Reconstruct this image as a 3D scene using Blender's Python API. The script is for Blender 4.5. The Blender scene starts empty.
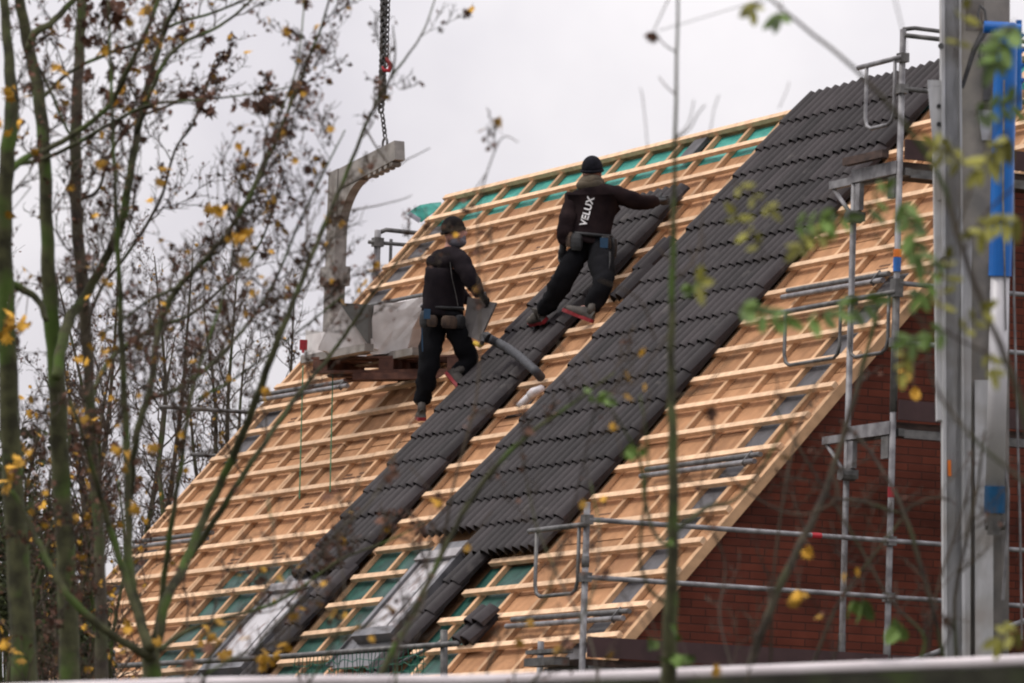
import bpy, bmesh, math, random
from mathutils import Vector as V, Matrix, noise
random.seed(7)
R=math.radians
sc=bpy.context.scene
col=sc.collection
# ------------------------------------------------------------ camera frame (a long lens from the street, 1.7 m up)
F=5772.9
fw=V((0.0,0.9942341581964155,0.10723077298735194))
rt=V((0.999443338385455,-0.0035774174804898244,0.03316949564143748))
up=V((-0.03336185481859566,-0.10717108173213188,0.9936807062046781))
CAM=V((0,0,1.7))
def ray(x,y): return fw+(x-512)/F*rt-(y-341.5)/F*up
def P(x,y,d): return CAM+ray(x,y)*d
# ------------------------------------------------------------ roof frame: A along the battens, U up the slope, NR out of the roof
O=V((2.52505,50.78405,7.64848+1.7))
A=V((0.4334703,-0.9011678,0)); NH=V((0.9011678,0.4334703,0)); U=V((0.5922776,0.2848912,0.7536871)); NR=V((-0.6791986,-0.326701,0.6572334))
ZU=V((0,0,1))
def RF(a,b,h=0): return O+A*a+U*b+NR*h
def rdepth(x,y,h=0):
    d=ray(x,y); return ((O+NR*h-CAM).dot(NR))/d.dot(NR)
def onroof(x,y,h=0): return P(x,y,rdepth(x,y,h))
def G(a,n,z): return V((O.x,O.y,0))+A*a+NH*n+ZU*z
# ------------------------------------------------------------ materials
MAT={}
def mat(name,c1,c2=None,scale=6,rough=.8,metal=0,stretch=(1,1,1),detail=4,lo=.35,hi=.65,bump=0,spec=.3,c3=None,s3=1.2,coord='Object'):
    if name in MAT: return MAT[name]
    m=bpy.data.materials.new(name); m.use_nodes=True; nt=m.node_tree; b=nt.nodes['Principled BSDF']
    b.inputs['Roughness'].default_value=rough; b.inputs['Metallic'].default_value=metal; b.inputs['Specular IOR Level'].default_value=spec
    c2=c2 or tuple(x*.7 for x in c1)
    tc=nt.nodes.new('ShaderNodeTexCoord'); mp=nt.nodes.new('ShaderNodeMapping'); mp.inputs['Scale'].default_value=stretch
    nt.links.new(tc.outputs[coord],mp.inputs[0])
    n=nt.nodes.new('ShaderNodeTexNoise'); n.inputs['Scale'].default_value=scale; n.inputs['Detail'].default_value=detail
    nt.links.new(mp.outputs[0],n.inputs['Vector'])
    r=nt.nodes.new('ShaderNodeValToRGB'); r.color_ramp.elements[0].position=lo; r.color_ramp.elements[1].position=hi
    r.color_ramp.elements[0].color=(*c2,1); r.color_ramp.elements[1].color=(*c1,1)
    nt.links.new(n.outputs['Fac'],r.inputs[0]); out=r.outputs[0]
    if c3:
        n3=nt.nodes.new('ShaderNodeTexNoise'); n3.inputs['Scale'].default_value=s3; n3.inputs['Detail'].default_value=3
        nt.links.new(tc.outputs[coord],n3.inputs['Vector'])
        r3=nt.nodes.new('ShaderNodeValToRGB'); r3.color_ramp.elements[0].position=.52; r3.color_ramp.elements[1].position=.66
        mx=nt.nodes.new('ShaderNodeMix'); mx.data_type='RGBA'
        nt.links.new(n3.outputs['Fac'],r3.inputs[0]); nt.links.new(r3.outputs[0],mx.inputs[0]); nt.links.new(out,mx.inputs[6]); mx.inputs[7].default_value=(*c3,1); out=mx.outputs[2]
    nt.links.new(out,b.inputs['Base Color'])
    if bump:
        bp=nt.nodes.new('ShaderNodeBump'); bp.inputs['Strength'].default_value=bump; bp.inputs['Distance'].default_value=.01
        nt.links.new(n.outputs['Fac'],bp.inputs['Height']); nt.links.new(bp.outputs[0],b.inputs['Normal'])
    MAT[name]=m; return m
def attr_mat(name,base,rough=.6,spec=.4,var=.35,bump=.3,tint=None):
    """per-piece tint from the mesh attribute 'tint' times a fine noise"""
    m=mat(name,base,tuple(x*.75 for x in base),scale=9,rough=rough,spec=spec,bump=bump)
    nt=m.node_tree;b=nt.nodes['Principled BSDF']
    src=b.inputs['Base Color'].links[0].from_socket
    at=nt.nodes.new('ShaderNodeAttribute'); at.attribute_name='tint'
    mr=nt.nodes.new('ShaderNodeMapRange'); mr.inputs['To Min'].default_value=1-var; mr.inputs['To Max'].default_value=1+var
    nt.links.new(at.outputs['Fac'],mr.inputs[0])
    mx=nt.nodes.new('ShaderNodeVectorMath'); mx.operation='SCALE'; nt.links.new(src,mx.inputs[0]); nt.links.new(mr.outputs[0],mx.inputs['Scale'])
    out=mx.outputs[0]
    nt.links.new(out,b.inputs['Base Color'])
    return m
def stain(m,scale,col_,lo=.56,hi=.72,stretch=(1,1,1)):
    nt=m.node_tree; b=nt.nodes['Principled BSDF']; src=b.inputs['Base Color'].links[0].from_socket
    tc=nt.nodes.new('ShaderNodeTexCoord'); mp=nt.nodes.new('ShaderNodeMapping'); mp.inputs['Scale'].default_value=stretch; n=nt.nodes.new('ShaderNodeTexNoise'); n.inputs['Scale'].default_value=scale; n.inputs['Detail'].default_value=6; n.inputs['Roughness'].default_value=.65
    nt.links.new(tc.outputs['Object'],mp.inputs[0]); nt.links.new(mp.outputs[0],n.inputs['Vector'])
    r=nt.nodes.new('ShaderNodeMapRange'); r.inputs['From Min'].default_value=lo; r.inputs['From Max'].default_value=hi; nt.links.new(n.outputs['Fac'],r.inputs[0])
    mx=nt.nodes.new('ShaderNodeMix'); mx.data_type='RGBA'; nt.links.new(r.outputs[0],mx.inputs[0]); nt.links.new(src,mx.inputs[6]); mx.inputs[7].default_value=(*col_,1)
    nt.links.new(mx.outputs[2],b.inputs['Base Color'])
M_batten=attr_mat('sawn_batten_wood',(.70,.475,.30),rough=.8,spec=.2,var=.16)
M_counter=attr_mat('counter_batten_wood',(.52,.32,.18),rough=.8,spec=.2,var=.2)
M_board=attr_mat('fibre_board',(.42,.225,.115),rough=.9,spec=.15,var=.12,bump=.15)
stain(M_board,1.6,(.30,.155,.085)); stain(M_board,9,(.20,.11,.07),.66,.74)
M_board_dark=mat('grey_board',(.09,.085,.09),(.05,.048,.05),scale=8,rough=.6)
M_green=mat('green_membrane',(.05,.33,.27),(.025,.20,.17),scale=5,stretch=(1,1,3),rough=.55,bump=.6)
M_dgreen=mat('dark_green_membrane',(.018,.085,.065),(.010,.04,.032),scale=7,rough=.5,bump=.7)
M_flap=mat('grey_membrane',(.30,.30,.34),(.2,.2,.24),scale=6,rough=.6)
M_tile=attr_mat('concrete_tile',(.029,.024,.025),rough=.5,spec=.15,var=.4,bump=.25)
stain(M_tile,3,(.07,.062,.058),.6,.72); stain(M_batten,5,(.50,.30,.18),.6,.7)
M_steel=mat('galvanised_tube',(.26,.255,.26),(.12,.115,.12),scale=9,rough=.6,metal=.3,spec=.4)
M_steel_d=mat('worn_dark_steel',(.16,.155,.15),(.08,.078,.075),scale=12,rough=.55,metal=.4)
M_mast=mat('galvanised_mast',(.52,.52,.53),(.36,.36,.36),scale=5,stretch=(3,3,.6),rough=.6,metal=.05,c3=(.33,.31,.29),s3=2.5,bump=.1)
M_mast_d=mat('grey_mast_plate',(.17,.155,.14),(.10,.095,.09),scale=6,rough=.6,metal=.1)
M_blue=mat('blue_paint',(.0,.13,.46),(.0,.10,.38),scale=4,rough=.35,spec=.5)
M_chrome=mat('piston_steel',(.46,.45,.46),(.36,.35,.36),scale=3,rough=.5,metal=.15)
M_black=mat('black_rubber',(.02,.02,.021),(.012,.012,.012),scale=12,rough=.5)
M_hose=mat('grey_foam_hose',(.045,.047,.052),(.03,.03,.034),scale=20,rough=.6)
M_fork=mat('weathered_fork_steel',(.30,.275,.25),(.19,.175,.16),scale=5,stretch=(1,1,2),rough=.7,metal=.1,c3=(.16,.14,.12),s3=3,bump=.2)
M_pallet=mat('old_pallet_wood',(.13,.06,.042),(.06,.028,.022),scale=9,rough=.9)
M_wrap=mat('white_plastic_wrap',(.60,.57,.55),(.40,.37,.35),scale=5,rough=.35,spec=.5,bump=.8,lo=.25,hi=.6)
M_cementgrey=mat('grey_block',(.13,.13,.12),(.09,.09,.085),scale=7,rough=.85)
M_red=mat('red_plastic',(.40,.02,.03),(.25,.012,.02),scale=8,rough=.5)
stain(M_fork,4,(.10,.07,.05),.58,.7)
M_lead=mat('window_cladding',(.17,.165,.17),(.10,.10,.105),scale=8,rough=.4,metal=.4)
M_leadl=mat('pale_window_hood',(.33,.31,.31),(.22,.205,.2),scale=8,rough=.45,metal=.3)
M_pane=mat('filmed_glass_reflections',(.42,.40,.40),(.36,.34,.34),scale=3,rough=.18,spec=.6,c3=(.20,.15,.13),s3=7)  # pale film and leaf spots, with reflected sky and branches painted in
M_white=mat('white_plastic_pipe',(.62,.60,.60),(.5,.47,.47),scale=9,rough=.4,c3=(.45,.30,.28),s3=5)
M_railw=mat('white_rail_paint',(.72,.66,.66),(.60,.54,.54),scale=5,rough=.5)
M_moss=mat('mossy_wall',(.045,.045,.03),(.02,.018,.014),scale=7,rough=.95,c3=(.05,.07,.02),s3=3)
M_dwood=mat('dark_deck_wood',(.085,.055,.045),(.04,.028,.024),scale=8,stretch=(1,1,4),rough=.85)
M_toe=mat('purple_brown_toe_board',(.06,.032,.032),(.04,.022,.022),scale=5,rough=.8)
M_bark=mat('bark_brown',(.085,.072,.048),(.04,.031,.026),scale=11,rough=.95,c3=(.055,.075,.022),s3=2.4,bump=.6)
M_barkm=mat('bark_mossy',(.080,.082,.038),(.030,.029,.016),scale=12,rough=.95,c3=(.065,.105,.022),s3=4.5,bump=.6)
M_twig=mat('twig_bark',(.075,.055,.036),(.035,.027,.02),scale=5,rough=.85)
M_lbrown=attr_mat('dead_leaf_brown',(.12,.06,.04),rough=.85,spec=.2,var=.6)
M_lyel=attr_mat('leaf_yellow',(.55,.30,.035),rough=.7,spec=.25,var=.5)
M_lgreen=attr_mat('leaf_green',(.095,.155,.03),rough=.6,spec=.3,var=.6)
M_lolive=attr_mat('leaf_olive_yellow',(.22,.21,.035),rough=.6,spec=.3,var=.5)
M_hedge=mat('hedge_green',(.035,.045,.018),(.02,.022,.012),scale=6,rough=.95)
M_jack_a=mat('dark_brown_jacket_cloth',(.024,.016,.016),(.013,.009,.010),scale=7,rough=.95,bump=.5,spec=.04)
M_jack_b=mat('charcoal_jacket_cloth',(.019,.015,.017),(.011,.009,.011),scale=7,rough=.95,bump=.5,spec=.04)
M_trous=mat('black_work_trousers',(.0075,.0075,.009),(.005,.005,.006),scale=9,rough=.95,bump=.5,spec=.1)
M_hat=mat('dark_knit_hat',(.013,.013,.018),(.008,.008,.01),scale=30,rough=.95,bump=.6,spec=.1)
M_hatb=mat('brown_black_knit_hat',(.013,.010,.010),(.008,.007,.007),scale=30,rough=.95,bump=.6,spec=.1)
M_hood=mat('olive_brown_hood_cloth',(.10,.08,.055),(.055,.045,.032),scale=12,rough=.95,bump=.6)
M_scarf=mat('blue_grey_scarf',(.13,.125,.145),(.07,.067,.08),scale=14,rough=.95,bump=.4)
M_skin=mat('skin',(.45,.24,.19),(.38,.19,.15),scale=9,rough=.6)
M_shoe=mat('grey_brown_shoe',(.085,.075,.065),(.045,.04,.036),scale=14,rough=.8)
M_sole=mat('dark_red_sole',(.27,.02,.025),(.15,.012,.016),scale=12,rough=.6)
M_pouch=mat('tan_leather_pouch',(.075,.048,.032),(.03,.02,.016),scale=14,rough=.8)
M_letter=mat('white_print',(.80,.79,.78),(.6,.59,.58),scale=20,rough=.7)
M_yel=mat('yellow_plastic',(.55,.36,.02),(.4,.25,.02),scale=9,rough=.5)
M_orange=mat('orange_plastic',(.8,.20,.02),(.6,.15,.02),scale=9,rough=.5)
M_cord=mat('green_cord',(.03,.16,.08),(.02,.1,.05),scale=9,rough=.8)
M_net=mat('green_netting',(.03,.14,.09),(.02,.09,.06),scale=9,rough=.9)
M_ground=mat('ground_earth_grass',(.07,.075,.035),(.05,.042,.03),scale=1.5,rough=.95)
M_plaster=mat('pale_render',(.45,.43,.40),(.38,.36,.34),scale=2,rough=.9)
M_ink=mat('printed_ink',(.12,.07,.05),(.09,.05,.035),scale=20,rough=.9)
def brick_mat():
    m=bpy.data.materials.new('red_brick'); m.use_nodes=True; nt=m.node_tree; b=nt.nodes['Principled BSDF']; b.inputs['Roughness'].default_value=.9; b.inputs['Specular IOR Level'].default_value=.2
    uv=nt.nodes.new('ShaderNodeUVMap'); br=nt.nodes.new('ShaderNodeTexBrick')
    br.inputs['Scale'].default_value=1; br.inputs['Brick Width'].default_value=.25; br.inputs['Row Height'].default_value=.062; br.inputs['Mortar Size'].default_value=.006; br.inputs['Mortar Smooth'].default_value=.6
    br.inputs['Color1'].default_value=(.135,.036,.021,1); br.inputs['Color2'].default_value=(.09,.026,.017,1); br.inputs['Mortar'].default_value=(.06,.025,.018,1)
    br.inputs['Bias'].default_value=-.1
    nt.links.new(uv.outputs[0],br.inputs['Vector'])
    n=nt.nodes.new('ShaderNodeTexNoise'); n.inputs['Scale'].default_value=2.2; n.inputs['Detail'].default_value=5; nt.links.new(uv.outputs[0],n.inputs['Vector'])
    mr=nt.nodes.new('ShaderNodeMapRange'); mr.inputs['From Min'].default_value=.3; mr.inputs['From Max'].default_value=.7; mr.inputs['To Min'].default_value=.6; mr.inputs['To Max'].default_value=1.35; nt.links.new(n.outputs['Fac'],mr.inputs[0])
    vm=nt.nodes.new('ShaderNodeVectorMath'); vm.operation='SCALE'; nt.links.new(br.outputs['Color'],vm.inputs[0]); nt.links.new(mr.outputs[0],vm.inputs['Scale'])
    nt.links.new(vm.outputs[0],b.inputs['Base Color']); stain(m,1.3,(.17,.075,.055),.6,.8)
    bp=nt.nodes.new('ShaderNodeBump'); bp.inputs['Strength'].default_value=.6; bp.inputs['Distance'].default_value=.01; bp.invert=True
    nt.links.new(br.outputs['Fac'],bp.inputs['Height']); nt.links.new(bp.outputs[0],b.inputs['Normal'])
    return m
M_brick=brick_mat()
# ------------------------------------------------------------ mesh builder
class MB:
    def __init__(s): s.v=[]; s.f=[]; s.t=[]; s.tint=.5
    def add(s,vs,fs):
        o=len(s.v); s.v+= [V(x) for x in vs]; s.f+=[tuple(i+o for i in f) for f in fs]; s.t+=[s.tint]*len(vs)
    def hexa(s,c):  # 8 corners: bottom 0-3, top 4-7
        s.add(c,[(0,3,2,1),(4,5,6,7),(0,1,5,4),(1,2,6,5),(2,3,7,6),(3,0,4,7)])
    def rbox(s,a0,a1,b0,b1,h0,h1):
        s.hexa([RF(a0,b0,h0),RF(a1,b0,h0),RF(a1,b1,h0),RF(a0,b1,h0),RF(a0,b0,h1),RF(a1,b0,h1),RF(a1,b1,h1),RF(a0,b1,h1)])
    def gbox(s,a0,a1,n0,n1,z0,z1):
        s.hexa([G(a0,n0,z0),G(a1,n0,z0),G(a1,n1,z0),G(a0,n1,z0),G(a0,n0,z1),G(a1,n0,z1),G(a1,n1,z1),G(a0,n1,z1)])
    def box(s,c,x,y,z):   # centre and three half axes
        s.hexa([c-x-y-z,c+x-y-z,c+x+y-z,c-x+y-z,c-x-y+z,c+x-y+z,c+x+y+z,c-x+y+z])
    def tube(s,pts,rad,n=8,caps=True):
        pts=[V(p) for p in pts]
        if not hasattr(rad,'__len__'): rad=[rad]*len(pts)
        k=len(pts); vs=[]; prev=None
        for i in range(k):
            t=(pts[min(i+1,k-1)]-pts[max(i-1,0)])
            t=t.normalized() if t.length>1e-9 else V((0,0,1))
            if prev is None: q=t.orthogonal().normalized()
            else:
                q=prev-t*prev.dot(t); q=q.normalized() if q.length>1e-6 else t.orthogonal().normalized()
            prev=q; w=t.cross(q)
            for j in range(n):
                an=2*math.pi*j/n; vs.append(pts[i]+(q*math.cos(an)+w*math.sin(an))*rad[i])
        fs=[(i*n+j,i*n+(j+1)%n,(i+1)*n+(j+1)%n,(i+1)*n+j) for i in range(k-1) for j in range(n)]
        if caps and n>2: fs+=[tuple(range(n-1,-1,-1)),tuple((k-1)*n+j for j in range(n))]
        s.add(vs,fs)
    def build(s,name,material,parent=None,smooth=False,fix=False):
        me=bpy.data.meshes.new(name); org=V((0,0,0))
        if parent is not None:
            q=parent
            while q is not None: org+=q.location; q=q.parent
        else:
            if s.v:
                lo=V((min(v.x for v in s.v),min(v.y for v in s.v),min(v.z for v in s.v))); hi=V((max(v.x for v in s.v),max(v.y for v in s.v),max(v.z for v in s.v)))
                org=V(((lo.x+hi.x)/2,(lo.y+hi.y)/2,lo.z))
        me.from_pydata([tuple(v-org) for v in s.v],[],s.f); me.update()
        at=me.attributes.new('tint','FLOAT','POINT'); at.data.foreach_set('value',s.t)
        if fix:
            bm=bmesh.new(); bm.from_mesh(me); bmesh.ops.recalc_face_normals(bm,faces=bm.faces); bm.to_mesh(me); bm.free()
        if smooth:
            for p in me.polygons: p.use_smooth=True
        o=bpy.data.objects.new(name,me); col.objects.link(o)
        me.materials.append(material)
        if parent is not None: o.parent=parent
        else: o.location=org
        return o
def tag(o,label=None,cat=None,group=None,kind=None):
    if label: o['label']=label
    if cat: o['category']=cat
    if group: o['group']=group
    if kind: o['kind']=kind
    return o
def empty(name,loc,label,cat,group=None):
    o=bpy.data.objects.new(name,None); col.objects.link(o); o.location=V(loc); o.empty_display_size=.2
    return tag(o,label,cat,group)
def rt_(a,b): return random.uniform(a,b)
# ------------------------------------------------------------ world and sun (overcast)
w=bpy.data.worlds.new('World'); sc.world=w; w.use_nodes=True; nt=w.node_tree; bg=nt.nodes['Background']
sun_dir=V((-.58,-.05,.8)).normalized()
sky=nt.nodes.new('ShaderNodeTexSky'); sky.sky_type='NISHITA'; sky.sun_disc=False
el=math.asin(sun_dir.z); az=math.atan2(sun_dir.x,sun_dir.y); sky.sun_elevation=el; sky.sun_rotation=az
sky.dust_density=4; sky.air_density=1.5
tc=nt.nodes.new('ShaderNodeTexCoord')
n1=nt.nodes.new('ShaderNodeTexNoise'); n1.inputs['Scale'].default_value=13; n1.inputs['Detail'].default_value=5; n1.inputs['Roughness'].default_value=.5
nt.links.new(tc.outputs['Generated'],n1.inputs['Vector'])
cr=nt.nodes.new('ShaderNodeValToRGB'); cr.color_ramp.elements[0].position=.3; cr.color_ramp.elements[1].position=.7
cr.color_ramp.elements[0].color=(6.7,6.45,7.05,1); cr.color_ramp.elements[1].color=(9.5,9.15,9.4,1)
nt.links.new(n1.outputs['Fac'],cr.inputs[0])
mx=nt.nodes.new('ShaderNodeMix'); mx.data_type='RGBA'; mx.inputs[0].default_value=.95
nt.links.new(sky.outputs[0],mx.inputs[6]); nt.links.new(cr.outputs[0],mx.inputs[7]); sp=nt.nodes.new('ShaderNodeSeparateXYZ'); nt.links.new(tc.outputs['Generated'],sp.inputs[0])
mr=nt.nodes.new('ShaderNodeMapRange'); mr.inputs['From Min'].default_value=0; mr.inputs['From Max'].default_value=1; mr.inputs['To Min'].default_value=.85; mr.inputs['To Max'].default_value=2.35; nt.links.new(sp.outputs['Z'],mr.inputs[0])
vm=nt.nodes.new('ShaderNodeVectorMath'); vm.operation='SCALE'; nt.links.new(mx.outputs[2],vm.inputs[0]); nt.links.new(mr.outputs[0],vm.inputs['Scale']); nt.links.new(vm.outputs[0],bg.inputs[0])
bg.inputs[1].default_value=.1
sl=bpy.data.lights.new('sun','SUN'); sl.energy=1.5; sl.angle=R(10); sl.color=(1,.95,.88)
so=bpy.data.objects.new('sun',sl); col.objects.link(so); so.rotation_euler=sun_dir.to_track_quat('Z','Y').to_euler(); so.location=(-20,0,30)
sc.view_settings.view_transform='Standard'; sc.view_settings.look='None'; sc.view_settings.exposure=0; sc.view_settings.gamma=1
# ------------------------------------------------------------ camera
cd=bpy.data.cameras.new('camera'); co=bpy.data.objects.new('camera',cd); col.objects.link(co); sc.camera=co
mw=Matrix((( rt.x,up.x,-fw.x,CAM.x),(rt.y,up.y,-fw.y,CAM.y),(rt.z,up.z,-fw.z,CAM.z),(0,0,0,1))); co.matrix_world=mw
cd.sensor_width=36; cd.lens=F/1024*36; cd.clip_end=3000; cd.clip_start=.5
cd.dof.use_dof=True; cd.dof.focus_distance=51.5; cd.dof.aperture_fstop=6.3
sc.cycles.filter_width=2.1
# ------------------------------------------------------------ ground
g=MB(); g.add([(-600,-60,0),(600,-60,0),(600,1500,0),(-600,1500,0)],[(0,1,2,3)])
tag(g.build('ground',M_ground),kind='structure')

# ============================================================ HOUSE
house=empty('brick_house',G(0,0,0),'brick house with steep half tiled roof and bare timber battens','house')
EAVE=-7.85
ev=V((0,0,0)); nE=EAVE*U.dot(NH); zE=O.z+EAVE*U.z
# brick walls
def gable(a,name,ov=0):
    m=MB(); w0=nE+.35; zt=lambda n: O.z-.215-abs(n)*U.z/U.dot(NH)
    pts=[(w0,0),(-w0,0),(-w0,zt(w0)),(0,zt(0)),(w0,zt(w0))]
    t=.3 if a>0 else -.3
    vs=[G(a,n,z) for n,z in pts]+[G(a-t,n,z) for n,z in pts]
    m.add(vs,[(0,1,2,3,4),(9,8,7,6,5)]+[(i,(i+5),((i+1)%5)+5,(i+1)%5) for i in range(5)])
    o=m.build(name,M_brick,house,fix=True); me=o.data; uv=me.uv_layers.new(name='UVMap')
    for lp in me.loops:
        v=me.vertices[lp.vertex_index].co+house.location-V((O.x,O.y,0)); uv.data[lp.index].uv=(v.dot(NH)+v.dot(A),v.z)
    return o
gable(5.45,'gable_wall'); gable(-7.1,'gable_wall')
m=MB()
m.gbox(-6.8,5.06,nE+.35,nE+.65,0,zE-.1); m.gbox(-6.8,5.06,-nE-.65,-nE-.35,0,zE-.1)
o=m.build('eave_wall',M_brick,house); me=o.data; uv=me.uv_layers.new(name='UVMap')
for lp in me.loops:
    v=me.vertices[lp.vertex_index].co+house.location-V((O.x,O.y,0)); uv.data[lp.index].uv=(v.dot(NH)+v.dot(A),v.z)
# far slope
m=MB(); Ub=V((-NH.x*U.dot(NH),-NH.y*U.dot(NH),U.z)); Nb=V((NR.x*-1,NR.y*-1,NR.z))
def RB(a,b,h): return O+A*a+Ub*b+Nb*h
m.hexa([RB(-7.4,EAVE,-.24),RB(5.6,EAVE,-.24),RB(5.6,-.24,-.24),RB(-7.4,-.24,-.24),RB(-7.4,EAVE,-.12),RB(5.6,EAVE,-.12),RB(5.6,-.14,-.12),RB(-7.4,-.14,-.12)])
m.build('far_roof_slope',M_tile,house)
# sheathing: a large fibre board deck, with strips of other sheets laid over it
m=MB(); 
bb=[-7.3]; 
for r0 in range(0,14):
    b1=-.40-r0*.575; b0=max(b1-.57,EAVE)
    if b1<=EAVE: break
    a0=-7.34
    off=rt_(0,2.2)
    x=-7.34-off
    while x<5.56:
        x1=x+2.44
        m.tint=random.random(); m.rbox(max(x,-7.34)+.004,min(x1,5.46)-.004,b0,b1-.004,-.13,-.082+rt_(-.003,.003)); x=x1
m.build('roof_boarding',M_board,house)
m=MB(); m.rbox(-7.34,5.46,-.398,-.03,-.13,-.085); m.build('ridge_membrane',M_green,house)
m=MB(); m.rbox(-7.35,5.36,EAVE,-.1,-.2,-.135); m.build('roof_deck',M_dwood,house)
# dark sheets at the verges
m=MB()
for (a0,a1,b0,b1) in [(-7.33,-6.78,-1.66,-.4),(-7.33,-6.75,-3.75,-2.95),(-7.33,-6.8,-5.9,-4.95),(4.66,5.07,-7.8,-2.6),(-7.33,-6.9,-7.8,-6.2)]:
    m=MB(); m.rbox(a0,a1,b0,b1,-.081,-.076); m.build('verge_sheet',M_board_dark,house)
m=MB()
for (a0,a1,b0,b1) in [(-4.2,-2.62,-7.8,-5.42),(-1.0,.2,-7.8,-5.4),(1.7,2.55,-7.8,-5.78)]:
    m.rbox(a0,a1,b0,b1,-.0815,-.077)
m.build('window_membrane',M_dgreen,house)
m=MB(); m.rbox(-.92,-.62,-3.75,-3.32,-.081,-.074); m.build('membrane_patch',M_black,house)
# counter battens (up the slope)
cbs=[-7.28,-6.72,-6.1,-5.5,-4.86,-4.26,-3.64,-3.02,-2.4,-1.66,-1.02,-.42,.2,.82,1.44,2.06,2.68,3.32,3.98,4.62,5.13]
for a in cbs:
    m=MB(); m.tint=random.random()
    b0,b1=EAVE,-.03
    segs=[(b0,b1)]
    if -2.6<a<-1.3: segs=[(-5.72,b1)]
    if .2<a<1.45: segs=[(-5.42,b1)]
    for s0,s1 in segs:
        if abs(a)<4.8:
            cut=rt_(-4.5,-2); m.rbox(a-.03,a+.03,s0,cut-.005,-.08,-.04); m.tint=random.random(); m.rbox(a-.03+.006,a+.03+.006,cut+.005,s1,-.08,-.04)
        else: m.rbox(a-.035,a+.035,s0,s1,-.08,-.038)
    m.build('counter_batten',M_counter,house)
m=MB(); m.tint=.6; m.rbox(-4.98,-4.92,-6.6,-3.5,-.08,-.041); m.build('counter_batten',M_counter,house)
# battens
def batten(segs,b,tilt=0):
    m=MB()
    for s in segs:
        a0,a1=s; n=max(1,int(round((a1-a0)/4.0))); 
        for i in range(n):
            m.tint=random.random(); x0=a0+(a1-a0)*i/n; x1=a0+(a1-a0)*(i+1)/n; j=rt_(-.008,.008)
            e=.004
            c=[(x0+e,b-.027+j),(x1-e,b-.027-j),(x1-e,b+.027-j),(x0+e,b+.027+j)]
            m.hexa([RF(p,q,-.0385) for p,q in c]+[RF(p,q,.002+rt_(-.002,.002)) for p,q in c])
    m.build('batten',M_batten,house)
for k in range(1,23):
    b=-.34*k
    L=-7.42+rt_(-.05,.08); Rr=5.55+rt_(-.06,.03)
    if k in(2,3): Rr=5.3
    if b<-5.6 and b>-7.3:
        segs=[(L,-2.62),(-.98 if True else 0,.14 if b>-6.9 else .2),(1.78,Rr)]
    elif b<-5.35: segs=[(L,-1.0),(-.98,.14),(1.0,Rr)]
    else: segs=[(L,Rr)]
    batten(segs,b)
m=MB(); m.tint=.75; m.rbox(-7.5,5.5,-.035,.02,-.04,.006); m.tint=.5; m.rbox(-7.5,5.5,.021,.03,-.12,.0); m.build('ridge_batten',M_batten,house)
# verge boards
for a0,a1 in [(5.49,5.56),(-7.46,-7.40)]:
    m=MB(); m.tint=.7
    if a0>0:
        m.rbox(a0,a1,EAVE,-.02,-.115,-.04); m.tint=.0; m.rbox(a0-.09,a0-.03,EAVE,-.02,-.13,-.07)
    else:
        m.rbox(a0,a1,EAVE,-.02,-.16,-.02)
    m.build('verge_board',M_counter,house)
# rafter tails / soffit under the gable overhang

# printed marks on the boards (too small to read)
for i in range(40):
    a=rt_(-6.5,5.0); b=-.34*random.randint(2,21)-.17
    if -2.4<a<2.9: continue
    m=MB()
    for r in range(2):
        x=a
        for q in range(random.randint(5,9)):
            wd=rt_(.01,.025); m.rbox(x,x+wd,b-.03+r*.045,b-.01+r*.045,-.0795,-.0775); x+=wd+.014
    m.build('printed_mark',M_ink,house)['kind']='stuff'
# ---------------- tiles
def tile_mesh(m,a0,a1,bf,h0=0.030,length=.43,jit=0):
    """one tile with two rolls, front (lower) edge at bf"""
    w_=a1-a0; nx=20 if w_>.2 else 8; rolls=2 if w_>.2 else 1; rows=[0,.04,1.0]
    m.tint=random.random()
    vs=[]; rise=.032
    def prof(t):
        x=(t*rolls)%1.0
        if t>=1: x=0
        d=abs(x-.5)*2          # 0 on the roll, 1 in the groove
        return .060*(1-d**1.6)
    for t in rows:
        for i in range(nx+1):
            s=i/nx; z=h0+prof(s)+rise*(1-t)+jit
            if t==0: z-=.004
            vs.append(RF(a0+w_*s,bf+length*t,z))
    n=nx+1; base=len(vs)
    for i in range(nx+1):
        s=i/nx; vs.append(RF(a0+w_*s,bf+.002,h0+prof(s)+rise+jit-(.010 if prof(s)>.022 else .040)))
    b2=len(vs)
    for i in range(nx+1):
        s=i/nx; vs.append(RF(a0+w_*s,bf+length,h0+prof(s)+jit-.022))
    fs=[]
    for r in range(2):
        for i in range(nx): fs.append((r*n+i,r*n+i+1,(r+1)*n+i+1,(r+1)*n+i))
    for i in range(nx):
        fs.append((base+i,base+i+1,i+1,i)); fs.append((2*n+i,2*n+i+1,b2+i+1,b2+i)); fs.append((base+i+1,base+i,b2+i,b2+i+1))
    fs+=[(base,0,n,2*n,b2),(base+nx,b2+nx,2*n+nx,n+nx,nx)]
    m.add(vs,fs)
def tile_field(name,a0,ntile,k0,k1,skip=lambda k,i:False,lab=None):
    m=MB()
    for k in range(k0,k1+1):
        for i in range(ntile):
            if skip(k,i): continue
            x=a0+i*.3; tile_mesh(m,x+rt_(-.002,.002),x+.3,-.34*k+.03+rt_(-.009,.009),jit=rt_(-.003,.005))
    # right hand side lap
    o=m.build(name,M_tile,house)
    if lab: o['label']=lab
    me=o.data
    return o
tile_field('tile_covering',.02,9,1,16,lambda k,i:(k==16 and i<4 and False),'wide band of dark tiles from ridge down to the eaves window')
tile_field('tile_covering',-2.2,4,4,16,lambda k,i:False,'narrow band of dark tiles the workers stand on')
m=MB()
for k in (17,):
    for i in range(5): tile_mesh(m,1.22+i*.3,1.52+i*.3,-.34*k+.03)
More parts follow.
